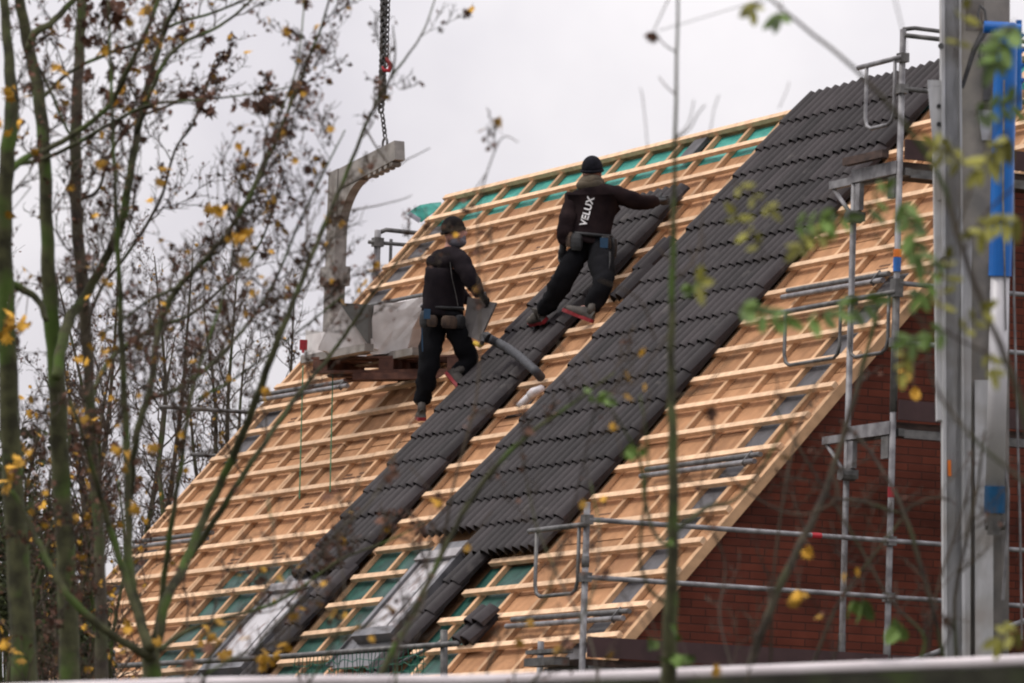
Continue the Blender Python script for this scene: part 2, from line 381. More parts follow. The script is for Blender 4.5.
for k in range(18,23): tile_mesh(m,1.44,1.74,-.34*k+.03)
m.build('tile_covering',M_tile,house)['label']='column of dark tiles beside the right roof window'
m=MB()
for i in range(4): tile_mesh(m,-2.2+i*.3,-1.9+i*.3,-.34*17+.03)
for k in range(18,23): tile_mesh(m,-1.28,-.98,-.34*k+.03)
m.build('tile_covering',M_tile,house)['label']='column of dark tiles beside the left roof window'
# black strips painting the shade under the right side of tile bands
m=MB()
for (aa,b0,b1) in [(2.715,-5.5,-.3),(-1.005,-5.5,-1.3)]:
    m.rbox(aa-.05,aa,b0,b1,-.0,.03)
m.build('tile_edge_shade',M_black,house)
# ---------------- roof windows
def roof_window(a0,a1,b0,b1,lab):
    f=MB(); fr=.075
    for (x0,x1,y0,y1) in [(a0,a0+fr,b0,b1),(a1-fr,a1,b0,b1),(a0+fr,a1-fr,b0,b0+fr),(a0+fr,a1-fr,b1-fr,b1)]:
        f.rbox(x0,x1,y0,y1,-.03,.11)
    o=f.build('roof_window',M_lead,house); o['label']=lab
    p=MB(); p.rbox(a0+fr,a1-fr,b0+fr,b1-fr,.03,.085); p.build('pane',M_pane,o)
    q=MB(); q.rbox(a0-.01,a1+.01,b1-.08,b1+.02,.1105,.13); q.rbox(a0-.01,a1+.01,b1+.003,b1+.02,.05,.11); q.build('hood',M_leadl,o)
    q=MB(); 
    q.rbox(a0-.22,a0-.002,b0-.25,b1+.10,.0,.02); q.rbox(a1+.002,a1+.12,b0-.25,b1+.14,.0,.02); q.rbox(a0-.10,a1+.12,b1+.075,b1+.22,.012,.03)
    q.rbox(a0-.22,a0-.205,b0-.25,b1+.10,.02,.045); q.rbox(a1+.105,a1+.12,b0-.25,b1+.14,.02,.045); q.rbox(a0-.1,a1+.12,b0-.28,b0-.002,.0,.018)
    q.build('flashing',M_lead,o)
    q=MB(); q.rbox(a0+fr,a1-fr,b0+fr+.02,b0+fr+.04,.086,.092); q.rbox(a1-fr-.22,a1-fr-.20,b0+fr,b1-fr,.086,.09); q.build('glazing_bar',M_lead,o)
    return o
roof_window(.54,1.34,-6.68,-5.72,'right roof window with whitish filmed pane and painted-in reflections')
roof_window(-2.30,-1.36,-6.95,-5.92,'left roof window with whitish filmed pane and painted-in reflections')
# membrane flap off the ridge end
m=MB(); z=58.1
top=[P(407,214,58.3),P(413,209,58.2),P(420,205,58.1),P(431,203,58.05),P(441,202,58)]
bot=[P(408,215.5,58.2),P(415,219.5,58.1),P(421,222,58.05),P(428,216,58.0),P(440,208,57.95)]
vs=top+bot+[p+NR*-.006 for p in top]+[p+NR*-.006 for p in bot]
m.add(vs,[(i,i+1,i+6,i+5) for i in range(4)]+[(10+i,15+i,16+i,11+i) for i in range(4)])
mid=[P(415,214.5,58.1),P(424,213,58.0)]
m.build('membrane_flap',M_green,house)
m=MB(); m.add([P(406.5,214.8,58.05),P(410.5,212,58.05),P(421,218.5,58.0),P(419,223.2,58.0),P(406.5,214.8,58.06),P(410.5,212,58.06),P(421,218.5,58.01),P(419,223.2,58.01)],[(0,1,2,3),(7,6,5,4)])
m.build('membrane_flap',M_flap,house)
m=MB()
m.tube([onroof(563,196,.06),onroof(570,196,.05)],.01); 
# ridge roll piece (grey sheet bit lying at the ridge)
m=MB(); m.rbox(-2.05,-1.8,-.30,-.05,-.06,-.02); m.build('ridge_membrane',M_board_dark,house)

# ============================================================ loose things on the roof
for i,(a0,bf) in enumerate([(-.48,-2.42),(-.50,-2.08)]):
    m=MB(); tile_mesh(m,a0,a0+.22,bf,h0=.004)
    o=m.build('roof_tile',M_tile); tag(o,['lower of two loose dark tiles lying in the gap between the tile bands','upper of two loose dark tiles lying in the gap between the tile bands'][i],'roof tile','loose tiles in the gap')
    m2=MB(); 
for i in range(3):
    m=MB(); x=2.64+i*.012; tile_mesh(m,x,x+.3,[-6.80,-6.80,-6.63][i],h0=[.004,.03,.055][i],length=[.34,.2,.2][i])
    tag(m.build('roof_tile',M_tile),['bottom tile of the small stack right of the right roof window','middle tile of the small stack right of the right roof window','top tile of the small stack right of the right roof window'][i],'roof tile','stacked tiles by the window')
# small tile piece by the ridge
# metal profiles lying along the battens
def profile(a0,b0,a1,b1,lab):
    t=empty('scaffold_tube',RF((a0+a1)/2,(b0+b1)/2,0.0),lab,'tube','grey tubes lying along the battens')
    for d in (0,.075):
        m=MB(); m.tube([RF(a0,b0+.03+d,.026),RF(a1,b1+.03+d,.026)],.022,10); m.build('pipe',M_steel_d if d else M_steel,t)
    m=MB(); m.rbox(a1-.16,a1-.145,b1+.0,b1+.135,.003,.052); m.build('clamp',M_steel_d,t)
profile(3.2,-2.88,4.9,-2.90,'pair of grey metal tubes on the battens behind the green leaves')
profile(3.45,-4.98,5.38,-4.98,'pair of grey metal tubes on the battens at the right verge, halfway down')
profile(3.35,-6.66,5.42,-6.68,'pair of grey metal tubes on the battens just above the dark scaffold deck')
profile(-7.5,-2.97,-5.3,-3.0,'pair of grey metal tubes on the battens below the pallet')
profile(-7.5,-1.80,-4.9,-1.82,'pair of grey metal tubes on the battens behind the white wrapped load')
profile(-7.4,-5.02,-5.4,-5.04,'pair of grey metal tubes on the battens low at the left verge')
# hose and vent pipe
hz=empty('vent_hose',onroof(540,377,.05),'dark grey flexible hose running from the tile band to the left worker','hose')
pts=[(489,338.5,.38),(497,342.5,.30),(508,348.5,.24),(520,357,.20),(530,366,.17),(536,371.5,.13),(541.5,378,.04)]
m=MB(); pp=[P(x,y,rdepth(x,y,h)) for x,y,h in pts]
fine=[];
for i in range(len(pp)-1):
    for t in range(6): fine.append(pp[i].lerp(pp[i+1],t/6))
fine.append(pp[-1]); m.tube(fine,[.040+.004*(i%2) for i in range(len(fine))],10); m.build('tube',M_hose,hz,smooth=True)
m=MB(); m.tube([P(482,336,rdepth(482,336,.42)),P(486,337,rdepth(486,337,.4)),pp[0]],[.03,.05,.046],10); m.tube([P(483,336,rdepth(483,336,.42)),P(482,343,rdepth(482,343,.42))],.022,8); m.build('connector',M_black,hz)
m=MB(); m.tube([P(475,343,rdepth(475,343,.4)),P(480,345.5,rdepth(480,345.5,.4)),P(483,343,rdepth(483,343,.4))],.022,8); m.build('trigger',M_yel,hz)
vp=empty('vent_pipe',onroof(525,405,0),'short white vent pipe with ribbed elbow lying between the tile bands','pipe')
m=MB(); m.tube([onroof(519,407,.0),onroof(527,399,.0),onroof(532,394.5,.01)],.036,12); m.build('pipe',M_white,vp,smooth=True)
m=MB(); pts=[onroof(530,396,.01),onroof(534,392.5,.015),onroof(538,391,.02),onroof(541.5,389,.0)]
m.tube(pts,[.042,.047,.042,.038],12); m.build('elbow',M_white,vp,smooth=True)
# cords on the left
for i,(x0,y0,x1,y1) in enumerate([(303,366,299.5,499),(333,366,330,492)]):
    m=MB(); m.tube([P(x0,y0,rdepth(x0,y0,.45)-.3),P((x0+x1)/2,(y0+y1)/2,rdepth((x0+x1)/2,(y0+y1)/2,.2)-.3),P(x1,y1,rdepth(x1,y1,.02))],.006,5)
    tag(m.build('cord',M_cord),['left thin green cord hanging from the pallet over the battens','right thin green cord hanging from the pallet over the battens'][i],'cord','green cords under the pallet')

# ============================================================ crane fork, pallet and load
fkp=P(360,360,53.9)
fk=empty('pallet_fork',fkp,'weathered grey steel crane fork standing on the roof under hanging chains','crane fork')
FA=A.copy(); FP=NH.copy()
def forkpt(x,y,d): return P(x,y,d)
# column: in the plane of A and Z through P(332,250,53.9)
base=P(332.5,352,54.0); topc=P(332.5,172,54.0)
def FPl(s,z,q): return base+A*s+ZU*(z+(max(0,s+.14)*.10 if z>1 else 0))+NH*q
H=(topc-base).z
m=MB(); ww=.115
# silhouette in (s,z): column + curved gusset + arm
col_w=.40
def ext(poly,q0,q1,mb):
    n=len(poly); vs=[FPl(s,z,q0) for s,z in poly]+[FPl(s,z,q1) for s,z in poly]
    mb.add(vs,[tuple(range(n))]+[tuple(range(2*n-1,n-1,-1))]+[(i,i+n,(i+1)%n+n,(i+1)%n) for i in range(n)])
tz=H+.02
poly=[(-.14,0),(.10,0),(.10,tz-.62),(.16,tz-.52),(.26,tz-.40),(.42,tz-.30),(.62,tz-.235)]
x=.62
for i in range(8):
    poly+= [(x+.05,tz-.235),(x+.05,tz-.205),(x+.09,tz-.205),(x+.09,tz-.235)]; x+=.13
poly+=[(1.72,tz-.22),(1.70,tz-.0),(-.14,tz)]
# arm is made as convex pieces to keep the faces clean
m=MB(); ext([(-.11,0),(.10,0),(.10,tz-.56),(.10,tz),(-.11,tz)],-.06,.06,m); m.build('column',M_fork,fk,fix=True)
m=MB(); ext([(.101,tz-.001),(1.34,tz+.0),(1.37,tz-.18),(.101,tz-.205)],-.05,.05,m)
x=.75
for i in range(5):
    ext([(x,tz-.19),(x+.07,tz-.19),(x+.06,tz-.222),(x+.01,tz-.222)],-.045,.045,m); x+=.12
m.build('upper_arm',M_fork,fk,fix=True)
m=MB()
pts_=[(.60-.497*math.cos(t),tz-.70+.494*math.sin(t)) for t in [math.radians(q*9) for q in range(11)]]
ct=(.103,tz-.2065)
for i in range(10): ext([ct,pts_[i],pts_[i+1]],-.045,.045,m)
m.build('gusset',M_fork,fk,fix=True)
m=MB(); ext([(-.15,.62),(.14,.62),(.14,.80),(-.15,.80)],-.09,.09,m); m.build('sleeve',M_fork,fk,fix=True)
m=MB(); ext([(-.14,-.05),(.3,-.05),(.2,.16),(-.14,.2)],-.22,.22,m); m.build('foot_block',M_wrap,fk,fix=True)
for q in (-.28,.20):
    m=MB(); ext([(-.1,-.12),(1.35,-.12),(1.35,-.05),(-.1,-.05)],q,q+.09,m); m.build('tine',M_fork,fk,fix=True)
hk=FPl(1.02,tz,0)
m=MB(); ring=[hk+V((math.cos(t)*.05*A.x,math.cos(t)*.05*A.y,.045+math.sin(t)*.05)) for t in [i*math.pi/6 for i in range(13)]]
m.tube(ring,.012,6); m.build('lifting_eye',M_steel_d,fk)
# chains
ch=empty('lifting_chain',hk+V((0,0,.1)),'dark steel lifting chains with red hook hanging above the fork','chain')
def chain(p0,p1,lab,step=.045,r=.009,mt=M_steel_d,wd=.02):
    m=MB(); d=(p1-p0); L=d.length; d.normalize(); e1=d.orthogonal().normalized(); e2=d.cross(e1); n=int(L/step)
    for i in range(n):
        c=p0+d*(i+.5)*step; e=e1 if i%2 else e2
        loop=[c+d*(math.cos(t)*step*.68)+e*(math.sin(t)*wd) for t in [j*math.pi/4 for j in range(9)]]
        m.tube(loop,r,4,caps=False)
    o=m.build(lab,mt,ch); return o
hz_=hk.copy(); dd=53.4
chain(hk+V((0,0,.10)),P(382,112,(hk-CAM).dot(fw)),'chain')
chain(P(381,112,(hk-CAM).dot(fw)),P(386,-60,(hk-CAM).dot(fw)),'chain',r=.014,wd=.03,step=.05)
chain(P(383,100,(hk-CAM).dot(fw)-.04),P(383.5,-60,(hk-CAM).dot(fw)-.04),'chain',r=.014,wd=.03,step=.05)
chain(P(386.5,66,(hk-CAM).dot(fw)-.05),P(390,-60,(hk-CAM).dot(fw)-.05),'chain',r=.008,wd=.018)
c=P(386,64,(hk-CAM).dot(fw)-.08)
m=MB(); m.tube([c+V((0,0,.06)),c+V((.02,0,.02)),c+V((.045,0,-.01)),c+V((.03,0,-.06)),c+V((-.02,0,-.06)),c+V((-.035,0,-.02))],[.012,.02,.022,.022,.018,.008],8); m.build('hook',M_red,ch,smooth=True)
# pallet
E1=V((math.cos(R(25)),-math.sin(R(25)),0)); E2=V((math.sin(R(25)),math.cos(R(25)),0))
pc=P(388,372,53.25); 
pal=empty('pallet',pc+E2*.35,'old dark wooden pallet under the white wrapped load by the crane fork','pallet')
def PB(mb,s0,s1,q0,q1,z0,z1):
    mb.hexa([pc+E1*s+E2*q+ZU*z for s,q,z in [(s0,q0,z0),(s1,q0,z0),(s1,q1,z0),(s0,q1,z0),(s0,q0,z1),(s1,q0,z1),(s1,q1,z1),(s0,q1,z1)]])
m=MB()
for i in range(5):
    q=i*.17; PB(m,-.80,.74,q,q+.12,.13,.15)
m.build('deck_board',M_pallet,pal)
for i,s in enumerate((-.78,-.1,.6)):
    m=MB(); PB(m,s,s+.15,0.002,.78,.026,.128); m.build('bearer',M_pallet,pal)
m=MB()
for q in (0,.34,.68): PB(m,-.80,.74,q+.001,q+.11,.0,.024)
m.build('bottom_board',M_pallet,pal)
# timber carrying the pallet
m=MB(); PB(m,-.35,.95,-.03,.04,-.07,-.005)
tag(m.build('support_timber',M_pallet),'dark timbers between the pallet and the roof battens','timber')
# load on pallet
ld=empty('wrapped_load',pc+V((0,0,.2)),'white plastic wrapped load standing on the old pallet','load')
def hull(name,pts,mt,parent,sub=0,disp=0):
    bm=bmesh.new()
    for p in pts: bm.verts.new(p-sum_loc(parent))
    bmesh.ops.convex_hull(bm,input=bm.verts)
    if sub:
        bmesh.ops.subdivide_edges(bm,edges=bm.edges[:],cuts=sub,use_grid_fill=True)
        bmesh.ops.triangulate(bm,faces=bm.faces[:])
        for v in bm.verts:
            n=noise.noise_vector(v.co*3.1+V((3,1,7)))*disp+noise.noise_vector(v.co*9)*disp*.5; v.co+=n
    me=bpy.data.meshes.new(name); bm.to_mesh(me); bm.free(); me.attributes.new('tint','FLOAT','POINT')
    o=bpy.data.objects.new(name,me); col.objects.link(o); me.materials.append(mt)
    if parent: o.parent=parent
    return o
def sum_loc(p):
    q=V((0,0,0))
    while p: q+=p.location; p=p.parent
    return q
d0=53.3
def LB(x,y,q): return P(x,y,d0)+E2*q
hull('wrapped_bag',[LB(x,y,q) for q in (.02,.5) for x,y in [(372,305),(428,294),(405,352),(372,353),(366,345)]],M_wrap,ld,4,.035)
hull('wrapped_bag',[LB(x,y,q) for q in (.0,.4) for x,y in [(343,304),(372,349),(335,352),(318,350),(325,330)]],M_wrap,ld,4,.03)
hull('film_sheet',[LB(x,y,q) for q in (-.02,.05) for x,y in [(344,305),(350,305),(378,349),(366,349)]],M_wrap,ld,3,.01)
hull('steel_block',[LB(x,y,q) for q in (-.08,.3) for x,y in [(343.5,304),(372,305.5),(372,346)]],M_cementgrey,ld)
for x,y in ((303.5,345),(337,341)):
    m=MB(); c=P(x,y,53.7); m.box(c,V((.035,0,0)),V((0,.05,0)),V((0,0,.045))); m.box(c+V((0,-.052,-.02)),V((.012,0,0)),V((0,.002,0)),V((0,0,.06)))
    tag(m.build('clamp_block',M_red),['red clamp at the left foot of the crane fork','red clamp just right of the crane fork column'][0 if x<320 else 1],'clamp','red clamps at the fork')

# ============================================================ SCAFFOLD
def tubeobj(name,pts,r,mt,parent,n=8,lab=None):
    m=MB(); m.tube(pts,r,n); o=m.build(name,mt,parent,smooth=True)
    if lab: o['label']=lab
    return o
sf=empty('scaffold',G(6.4,-2.8,0),'steel tube scaffold with decks standing along the brick gable','scaffold')
IN,OUT=6.05,6.75; N1,N2,N3,N4=-5.39,-2.83,-.26,2.31; Z1,Z2,Z3=3.95,5.88,7.87
r_=.0245
tubeobj('standard',[G(OUT,N1,0),G(OUT,N1,5.10)],r_,M_steel,sf)
tubeobj('standard',[G(IN,N1,0),G(IN,N1,4.1)],r_,M_steel,sf)
tubeobj('standard',[G(OUT,N2,0),G(OUT,N2,8.88)],r_,M_steel,sf)
tubeobj('standard',[G(IN,N2,0),G(IN,N2,7.87)],r_,M_steel,sf)
for nn in (N3,N4):
    tubeobj('standard',[G(OUT,nn,0),G(OUT,nn,8.88)],r_,M_steel,sf); tubeobj('standard',[G(IN,nn,0),G(IN,nn,7.87)],r_,M_steel,sf)
# spigot sleeves, dark lower tube ends
for a,nn,z0,z1 in [(OUT,N2,5.95,6.95),(IN,N2,3.95,4.3),(OUT,N2,3.95,4.3),(OUT,N1,4.62,4.7)]:
    tubeobj('sleeve',[G(a,nn,z0),G(a,nn,z1)],.029,M_steel_d,sf)
# rails along the gable
for z in (4.97,4.545): tubeobj('guard_rail',[G(OUT+.03,N1,z),G(OUT+.03,N4,z+.0)],.019,M_steel,sf)
for z in (6.93,6.48): tubeobj('guard_rail',[G(OUT+.03,N2,z),G(OUT+.03,N4,z)],.019,M_steel,sf)
for z in (8.83,8.42): tubeobj('guard_rail',[G(OUT+.03,N2,z),G(OUT+.03,N4,z)],.019,M_steel_d,sf)
# end guards: top rail plus a U hoop
def endguard(nn,z,a0=IN-.05,a1=OUT,mt=M_steel_d,hh=.46,a2=None):
    tubeobj('end_guard',[G(a0-.08,nn-.03,z),G(a1+.04,nn-.03,z)],.021,mt,sf)
    x0,x1=a0+.05,(a2 or a1-.06)
    m=MB(); rr=.09
    p=[G(x0,nn-.03,z),G(x0,nn-.03,z-hh+rr),G(x0+rr*.3,nn-.03,z-hh+rr*.3),G(x0+rr,nn-.03,z-hh),G(x1-rr,nn-.03,z-hh),G(x1-rr*.3,nn-.03,z-hh+rr*.3),G(x1,nn-.03,z-hh+rr),G(x1,nn-.03,z)]
    m.tube(p,.015,6); m.build('guard_hoop',mt,sf,smooth=True)
endguard(N1,4.93,a0=5.93,hh=.50); endguard(N2,8.66,a0=6.2,hh=.5,mt=M_steel); endguard(N2,6.86,a0=6.05,hh=.45)
endguard(N2,6.86,a0=5.0,a1=6.0,hh=.43)
tubeobj('guard_rail',[G(OUT,N2,8.88),G(OUT+.0,N2+.1,8.9),G(OUT,N3,8.88)],.017,M_steel_d,sf)
# decks
def deck(z,n0,n1,parent=sf):
    m=MB()
    for i in range(2):
        a=IN+.03+i*.325
        m.gbox(a,a+.31,n0,n1,z-.05,z)
    m.build('deck',M_dwood,parent)
    m=MB()
    for n0_ in (n0+.02,n1-.07): m.gbox(IN-.02,OUT+.02,n0_,n0_+.05,z-.11,z-.052)
    m.gbox(OUT-.03,OUT+.0,n0+.08,n1-.08,z-.12,z-.055)
    m.build('transom',M_steel_d,parent)
    m=MB(); m.gbox(OUT+.03,OUT+.055,n0,n1,z+.01,z+.16); m.build('toe_board',M_toe,parent)
    m=MB(); m.gbox(IN,OUT,n0-.05,n0-.025,z+.0,z+.12); m.build('toe_board',M_steel,parent) if z>5.5 and n0==N2 else None
for z,n0 in ((Z1,N1),(Z2,N2),(Z3,N2)):
    for k,nn in enumerate((N1,N2,N3)):
        if nn<n0: continue
        deck(z,nn+.02,[N2,N3,N4][k]-.02)
# brackets toward the house
def bracket(nn,z):
    m=MB(); m.gbox(IN-.36,IN-.01,nn-.025,nn+.025,z-.11,z-.05); m.build('bracket_arm',M_steel,sf)
    tubeobj('bracket_strut',[G(IN-.34,nn,z-.10),G(IN-.01,nn,z-.36)],.017,M_steel,sf)
    m=MB(); m.gbox(IN-.06,IN+.10,nn-.05,nn+.05,z-.40,z-.33); m.tube([G(IN+.08,nn-.1,z-.37),G(IN+.08,nn+.02,z-.37)],.05,10); m.build('coupler',M_steel_d,sf)
    m=MB(); m.gbox(IN+.05,IN+.12,nn-.02,nn+.02,z-.32,z-.11); m.build('gusset_plate',M_steel,sf)
    m=MB(); m.gbox(OUT-.14,OUT-.03,nn-.02,nn+.02,z-.28,z-.11); m.build('gusset_plate',M_steel_d,sf)
bracket(N2,Z2); bracket(N2,Z3)
# transom of end frames (visible bars)
for z in (Z2,Z3):
    m=MB(); m.gbox(IN,OUT,N2-.03,N2+.0,z-.10,z-.0); m.build('transom',M_steel,sf)
m=MB(); m.gbox(IN-.02,OUT-.1,N2-.1,N2-.04,z+.03,z+.09); m.build('end_toe_board',M_dwood,sf)
# diagonal braces
tubeobj('brace',[G(OUT+.06,N2+.05,4.02),G(OUT+.06,N3,4.95)],.022,M_steel,sf)
for a,n,z in [(OUT,N1,4.97),(OUT,N1,4.545),(OUT,N2,4.97),(OUT,N2,4.545),(OUT,N2,6.93),(OUT,N2,6.48),(OUT,N2,8.42),(OUT,N2,8.66),(OUT,N2,6.86),(IN,N2,6.86)]:
    m=MB(); m.gbox(a-.035,a+.045,n-.035,n+.035,z-.035,z+.035); m.build('coupler',M_steel_d,sf)
m=MB(); m.tube([G(OUT,N2,7.13),G(OUT,N2,7.19)],.033,10); m.build('marker_band',M_orange,sf)
m=MB(); m.tube([G(OUT,N2,7.02),G(OUT,N2,7.129)],.031,10); m.build('marker_band',M_blue,sf)
m=MB(); m.tube([G(OUT+.03,-3.52,4.97),G(OUT+.03,-3.44,4.97)],.022,8); m.build('marker_band',M_red,sf)
m=MB(); m.tube([G(OUT,N2,5.3),G(OUT,N2,5.38)],.027,8); m.build('marker_band',M_red,sf)
# tube lying on the corner deck and clutter
cl=MB(); c=G(6.2,-5.7,3.97)
tag((lambda mm:(mm.gbox(6.12,6.66,-5.55,-5.42,3.99,4.02),mm.gbox(6.1,6.6,-5.55,-5.42,3.90,3.96),mm.build('stacked_planks',M_steel_d))[-1])(MB()),'small stack of dark planks at the scaffold corner by the eave','planks')
# far scaffold at the left gable
s2=empty('scaffold',G(-8.1,-1.2,0),'far scaffold with guard rails beyond the left verge of the roof','scaffold')
tubeobj('standard',[G(-8.1,-.45,0),G(-8.1,-.45,9.03)],.034,M_steel,s2)
tubeobj('guard_rail',[G(-8.1,-.45,9.0),G(-8.1,-.36,9.04),G(-8.1,1.9,9.02)],.024,M_steel_d,s2)
tubeobj('guard_rail',[G(-8.1,-.55,8.9),G(-8.1,.1,8.91),G(-8.1,1.9,8.91)],.02,M_steel_d,s2)
tubeobj('guard_hoop',[G(-8.1,-.30,8.95),G(-8.1,-.30,8.5)],.017,M_steel_d,s2)
tubeobj('guard_rail',[G(-8.1,-2.75,7.07),G(-8.1,-1.2,7.09)],.02,M_steel_d,s2)
tubeobj('guard_rail',[G(-8.1,-2.4,6.62),G(-8.1,-1.2,6.64)],.02,M_steel_d,s2)
m=MB(); m.gbox(-8.14,-8.05,-.5,-.4,8.86,8.95); m.build('coupler',M_steel_d,s2)
# eave scaffold along the front, mostly below the frame
s3=empty('scaffold',G(0,-6.4,0),'eave scaffold with grey rail and green netting under the roof windows','scaffold')
tubeobj('standard',[P(444,720,42.7),P(444,630,42.7)],.028,M_steel_d,s3)
tubeobj('standard',[P(112,720,48.5),P(112,650,48.5)],.028,M_steel_d,s3)
tubeobj('guard_rail',[G(6.3,-6.2,4.03),G(3.05,-6.2,4.04),G(-.6,-6.2,4.08)],.022,M_steel_d,s3)
tubeobj('brace',[P(400,663,43.5),P(445,640,42.8)],.014,M_steel,s3)
m=MB()
for i in range(34):
    a=3.4+i*.072; x0=G(a,-6.22,4.02); m.tube([x0,x0+V((rt_(-.03,.03),0,-.2)),x0+V((rt_(-.05,.05),0,-.6))],.004,3)
for z in range(7):
    m.tube([G(3.35+q*.095,-6.22,3.96-z*.06+rt_(-.02,.02)) for q in range(27)],.004,3)
o=m.build('netting',M_net,s3)

# ============================================================ MAST
D=34.0
ms=empty('crane_mast',V((P(972,340,D).x,P(972,340,D).y,0)),'galvanised crane mast with blue hydraulic cylinder in front of the gable','crane mast')
def colbox(mb,xl,xr,y0,y1,d0,th,xl2=None,xr2=None):
    xl2=xl if xl2 is None else xl2; xr2=xr if xr2 is None else xr2
    a,b=P(xl2,y1,d0),P(xr2,y1,d0); c,d=P(xr,y0,d0),P(xl,y0,d0); t=V((.06*th*0,th,0))
    mb.hexa([a,b,b+t,a+t,d,c,c+t,d+t])
def part(name,mt,*specs):
    m=MB()
    for s in specs: colbox(m,*s)
    return m.build(name,mt,ms,fix=True)
part('box_profile',M_mast,(944,960,-80,1200,D,.14,949,970))
part('box_profile',M_mast,(975,990,-80,1200,D+.05,.14,974,995)) if False else None
# flanged front member: narrow lips and a recessed web
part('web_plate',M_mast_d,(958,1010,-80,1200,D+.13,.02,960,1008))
part('main_profile',M_mast,(944,959.5,-80,1200,D,.12,949,964))
part('inner_profile',M_mast,(959.7,972,232,1200,D+.02,.1,964.2,968))
part('lower_profile',M_mast,(975,993,380,1200,D-.0,.11,976,994))
part('flange_lip',M_mast,(941,944.4,-80,1200,D-.015,.15,946,949.4),(958.4,960.5,-80,500,D-.015,.15,963,965))
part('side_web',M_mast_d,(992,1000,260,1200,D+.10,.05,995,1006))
part('guide_rail',M_mast,(933,941,86,420,D+.03,.10,937,944))
part('guide_channel',M_black,(940.5,945,100,418,D+.055,.06,944,949))
m=MB(); colbox(m,928,945,80,86,D+.02,.02,928,945); colbox(m,928,945,86.2,200,D+.02,.02,938,945); m.build('bracket_plate',M_mast,ms,fix=True)
m=MB()
for y in (106,124): c=P(939,y,D+.012); m.tube([c,c+V((0,.004,0))],.014,10)
m.build('bolt_hole',M_black,ms)
m=MB(); m.tube([P(945,262,D-.02),P(945,262,D+.1)],.035,12); m.tube([P(945,142,D-.02),P(945,142,D+.1)],.018,10); m.tube([P(941,46,D-.02),P(941,46,D+.1)],.018,10); m.build('pivot_pin',M_steel_d,ms,smooth=False)
# braces and links near the top
m=MB(); m.tube([P(985,30,D+.05),P(974,50,D+.05),P(962,88,D+.08)],[.022,.016,.012],8); m.tube([P(980,5,D),P(985,10,D),P(986,20,D),P(981,25,D),P(978,14,D),P(980,5,D)],.008,6); m.tube([P(981,42,D),P(985,48,D),P(982,66,D),P(979,56,D),P(981,42,D)],.009,6)
m.build('link',M_steel_d,ms)
part('cover_plate',M_fork,(966,984,0,30,D+.12,.02,966,982)); 
m=MB(); colbox(m,985,996,55,100,D+.1,.05,983,990); m.build('bracket_plate',M_steel_d,ms)
part('side_plate',M_mast,(978,998,110,140,D+.1,.03,982,992))
# cylinder
m=MB(); m.tube([P(1006,32,D-.2),P(1000,276,D-.2)],.068,20); m.build('cylinder_barrel',M_blue,ms,smooth=False)
for p in ms.children[-1].data.polygons: p.use_smooth=len(p.vertices)==4
m=MB(); m.tube([P(984,27,D-.2),P(1015,28.5,D-.2)],.036,16); m.tube([P(1015,28.5,D-.2),P(1021,29,D-.2)],.028,12); m.build('cylinder_head',M_blue,ms)
m=MB(); m.tube([P(1000,276,D-.2),P(995,487,D-.2)],.056,20); m.build('piston_rod',M_chrome,ms,smooth=True)
m=MB(); m.tube([P(995,486,D-.2),P(994.5,513,D-.2)],.062,20); m.build('cylinder_foot',mat('dark_blue_paint',(.0,.07,.17),(.0,.04,.10),scale=6,rough=.5),ms,smooth=False)
m=MB(); m.tube([P(994.5,513,D-.2),P(994,535,D-.2)],[.05,.04],12); m.tube([P(985,525,D-.19),P(1005,525,D-.19)],.03,10); m.build('clevis',M_steel_d,ms)
m=MB(); m.tube([P(1004,80,D-.28),P(1003,200,D-.28),P(1006,330,D-.25)],.006,5); m.tube([P(1012,30,D-.2),P(1014,300,D-.2),P(1020,520,D-.15),P(1022,640,D-.1)],.007,5)
m.tube([P(1003,460,D-.2),P(1008,490,D-.2),P(1007,540,D-.2),P(1003,600,D-.15)],.01,6); m.build('hydraulic_hose',M_steel,ms)
m=MB(); colbox(m,947.5,951,460,476,D-.018,.004,948,951.5); m.build('orange_sticker',M_orange,ms)
# far side members: seen right of the cylinder near the top
m=MB(); 
for y in (40,55,70,85): m.tube([P(1018,y,D+.2),P(1024,y-6,D+.2)],.012,6)
m.tube([P(1019,20,D+.2),P(1019,110,D+.2)],.018,8); m.build('hose_bundle',M_blue,ms)

# ============================================================ foreground rail on a dark mossy wall
fwll=empty('garden_wall',V((P(640,690,20).x,20,0)),'dark mossy wall with a round white rail on top across the foreground','wall')
m=MB(); pts=[(-60,693),(60,688),(200,683.5),(330,681),(460,681),(640,675.5),(860,667),(960,663.5),(1100,657)]
m.tube([P(x,y,20) for x,y in pts],.021,14); m.build('top_rail',M_railw,fwll,smooth=True)
m=MB(); m.tube([P(864,666.8,20),P(867,666.8,20)],.0235,14); m.tube([P(866,668,20),P(866,677,20)],.008,8); m.build('rail_joint',M_railw,fwll)
m=MB()
for i in range(len(pts)-1):
    a,b=P(pts[i][0],pts[i][1]+7,20.0),P(pts[i+1][0],pts[i+1][1]+7,20.0)
    m.hexa([V((a.x,19.95,0)),V((b.x,19.95,0)),V((b.x,20.2,0)),V((a.x,20.2,0)),V((a.x,19.95,a.z)),V((b.x,19.95,b.z)),V((b.x,20.2,b.z)),V((a.x,20.2,a.z))])
m.build('wall_body',M_moss,fwll)
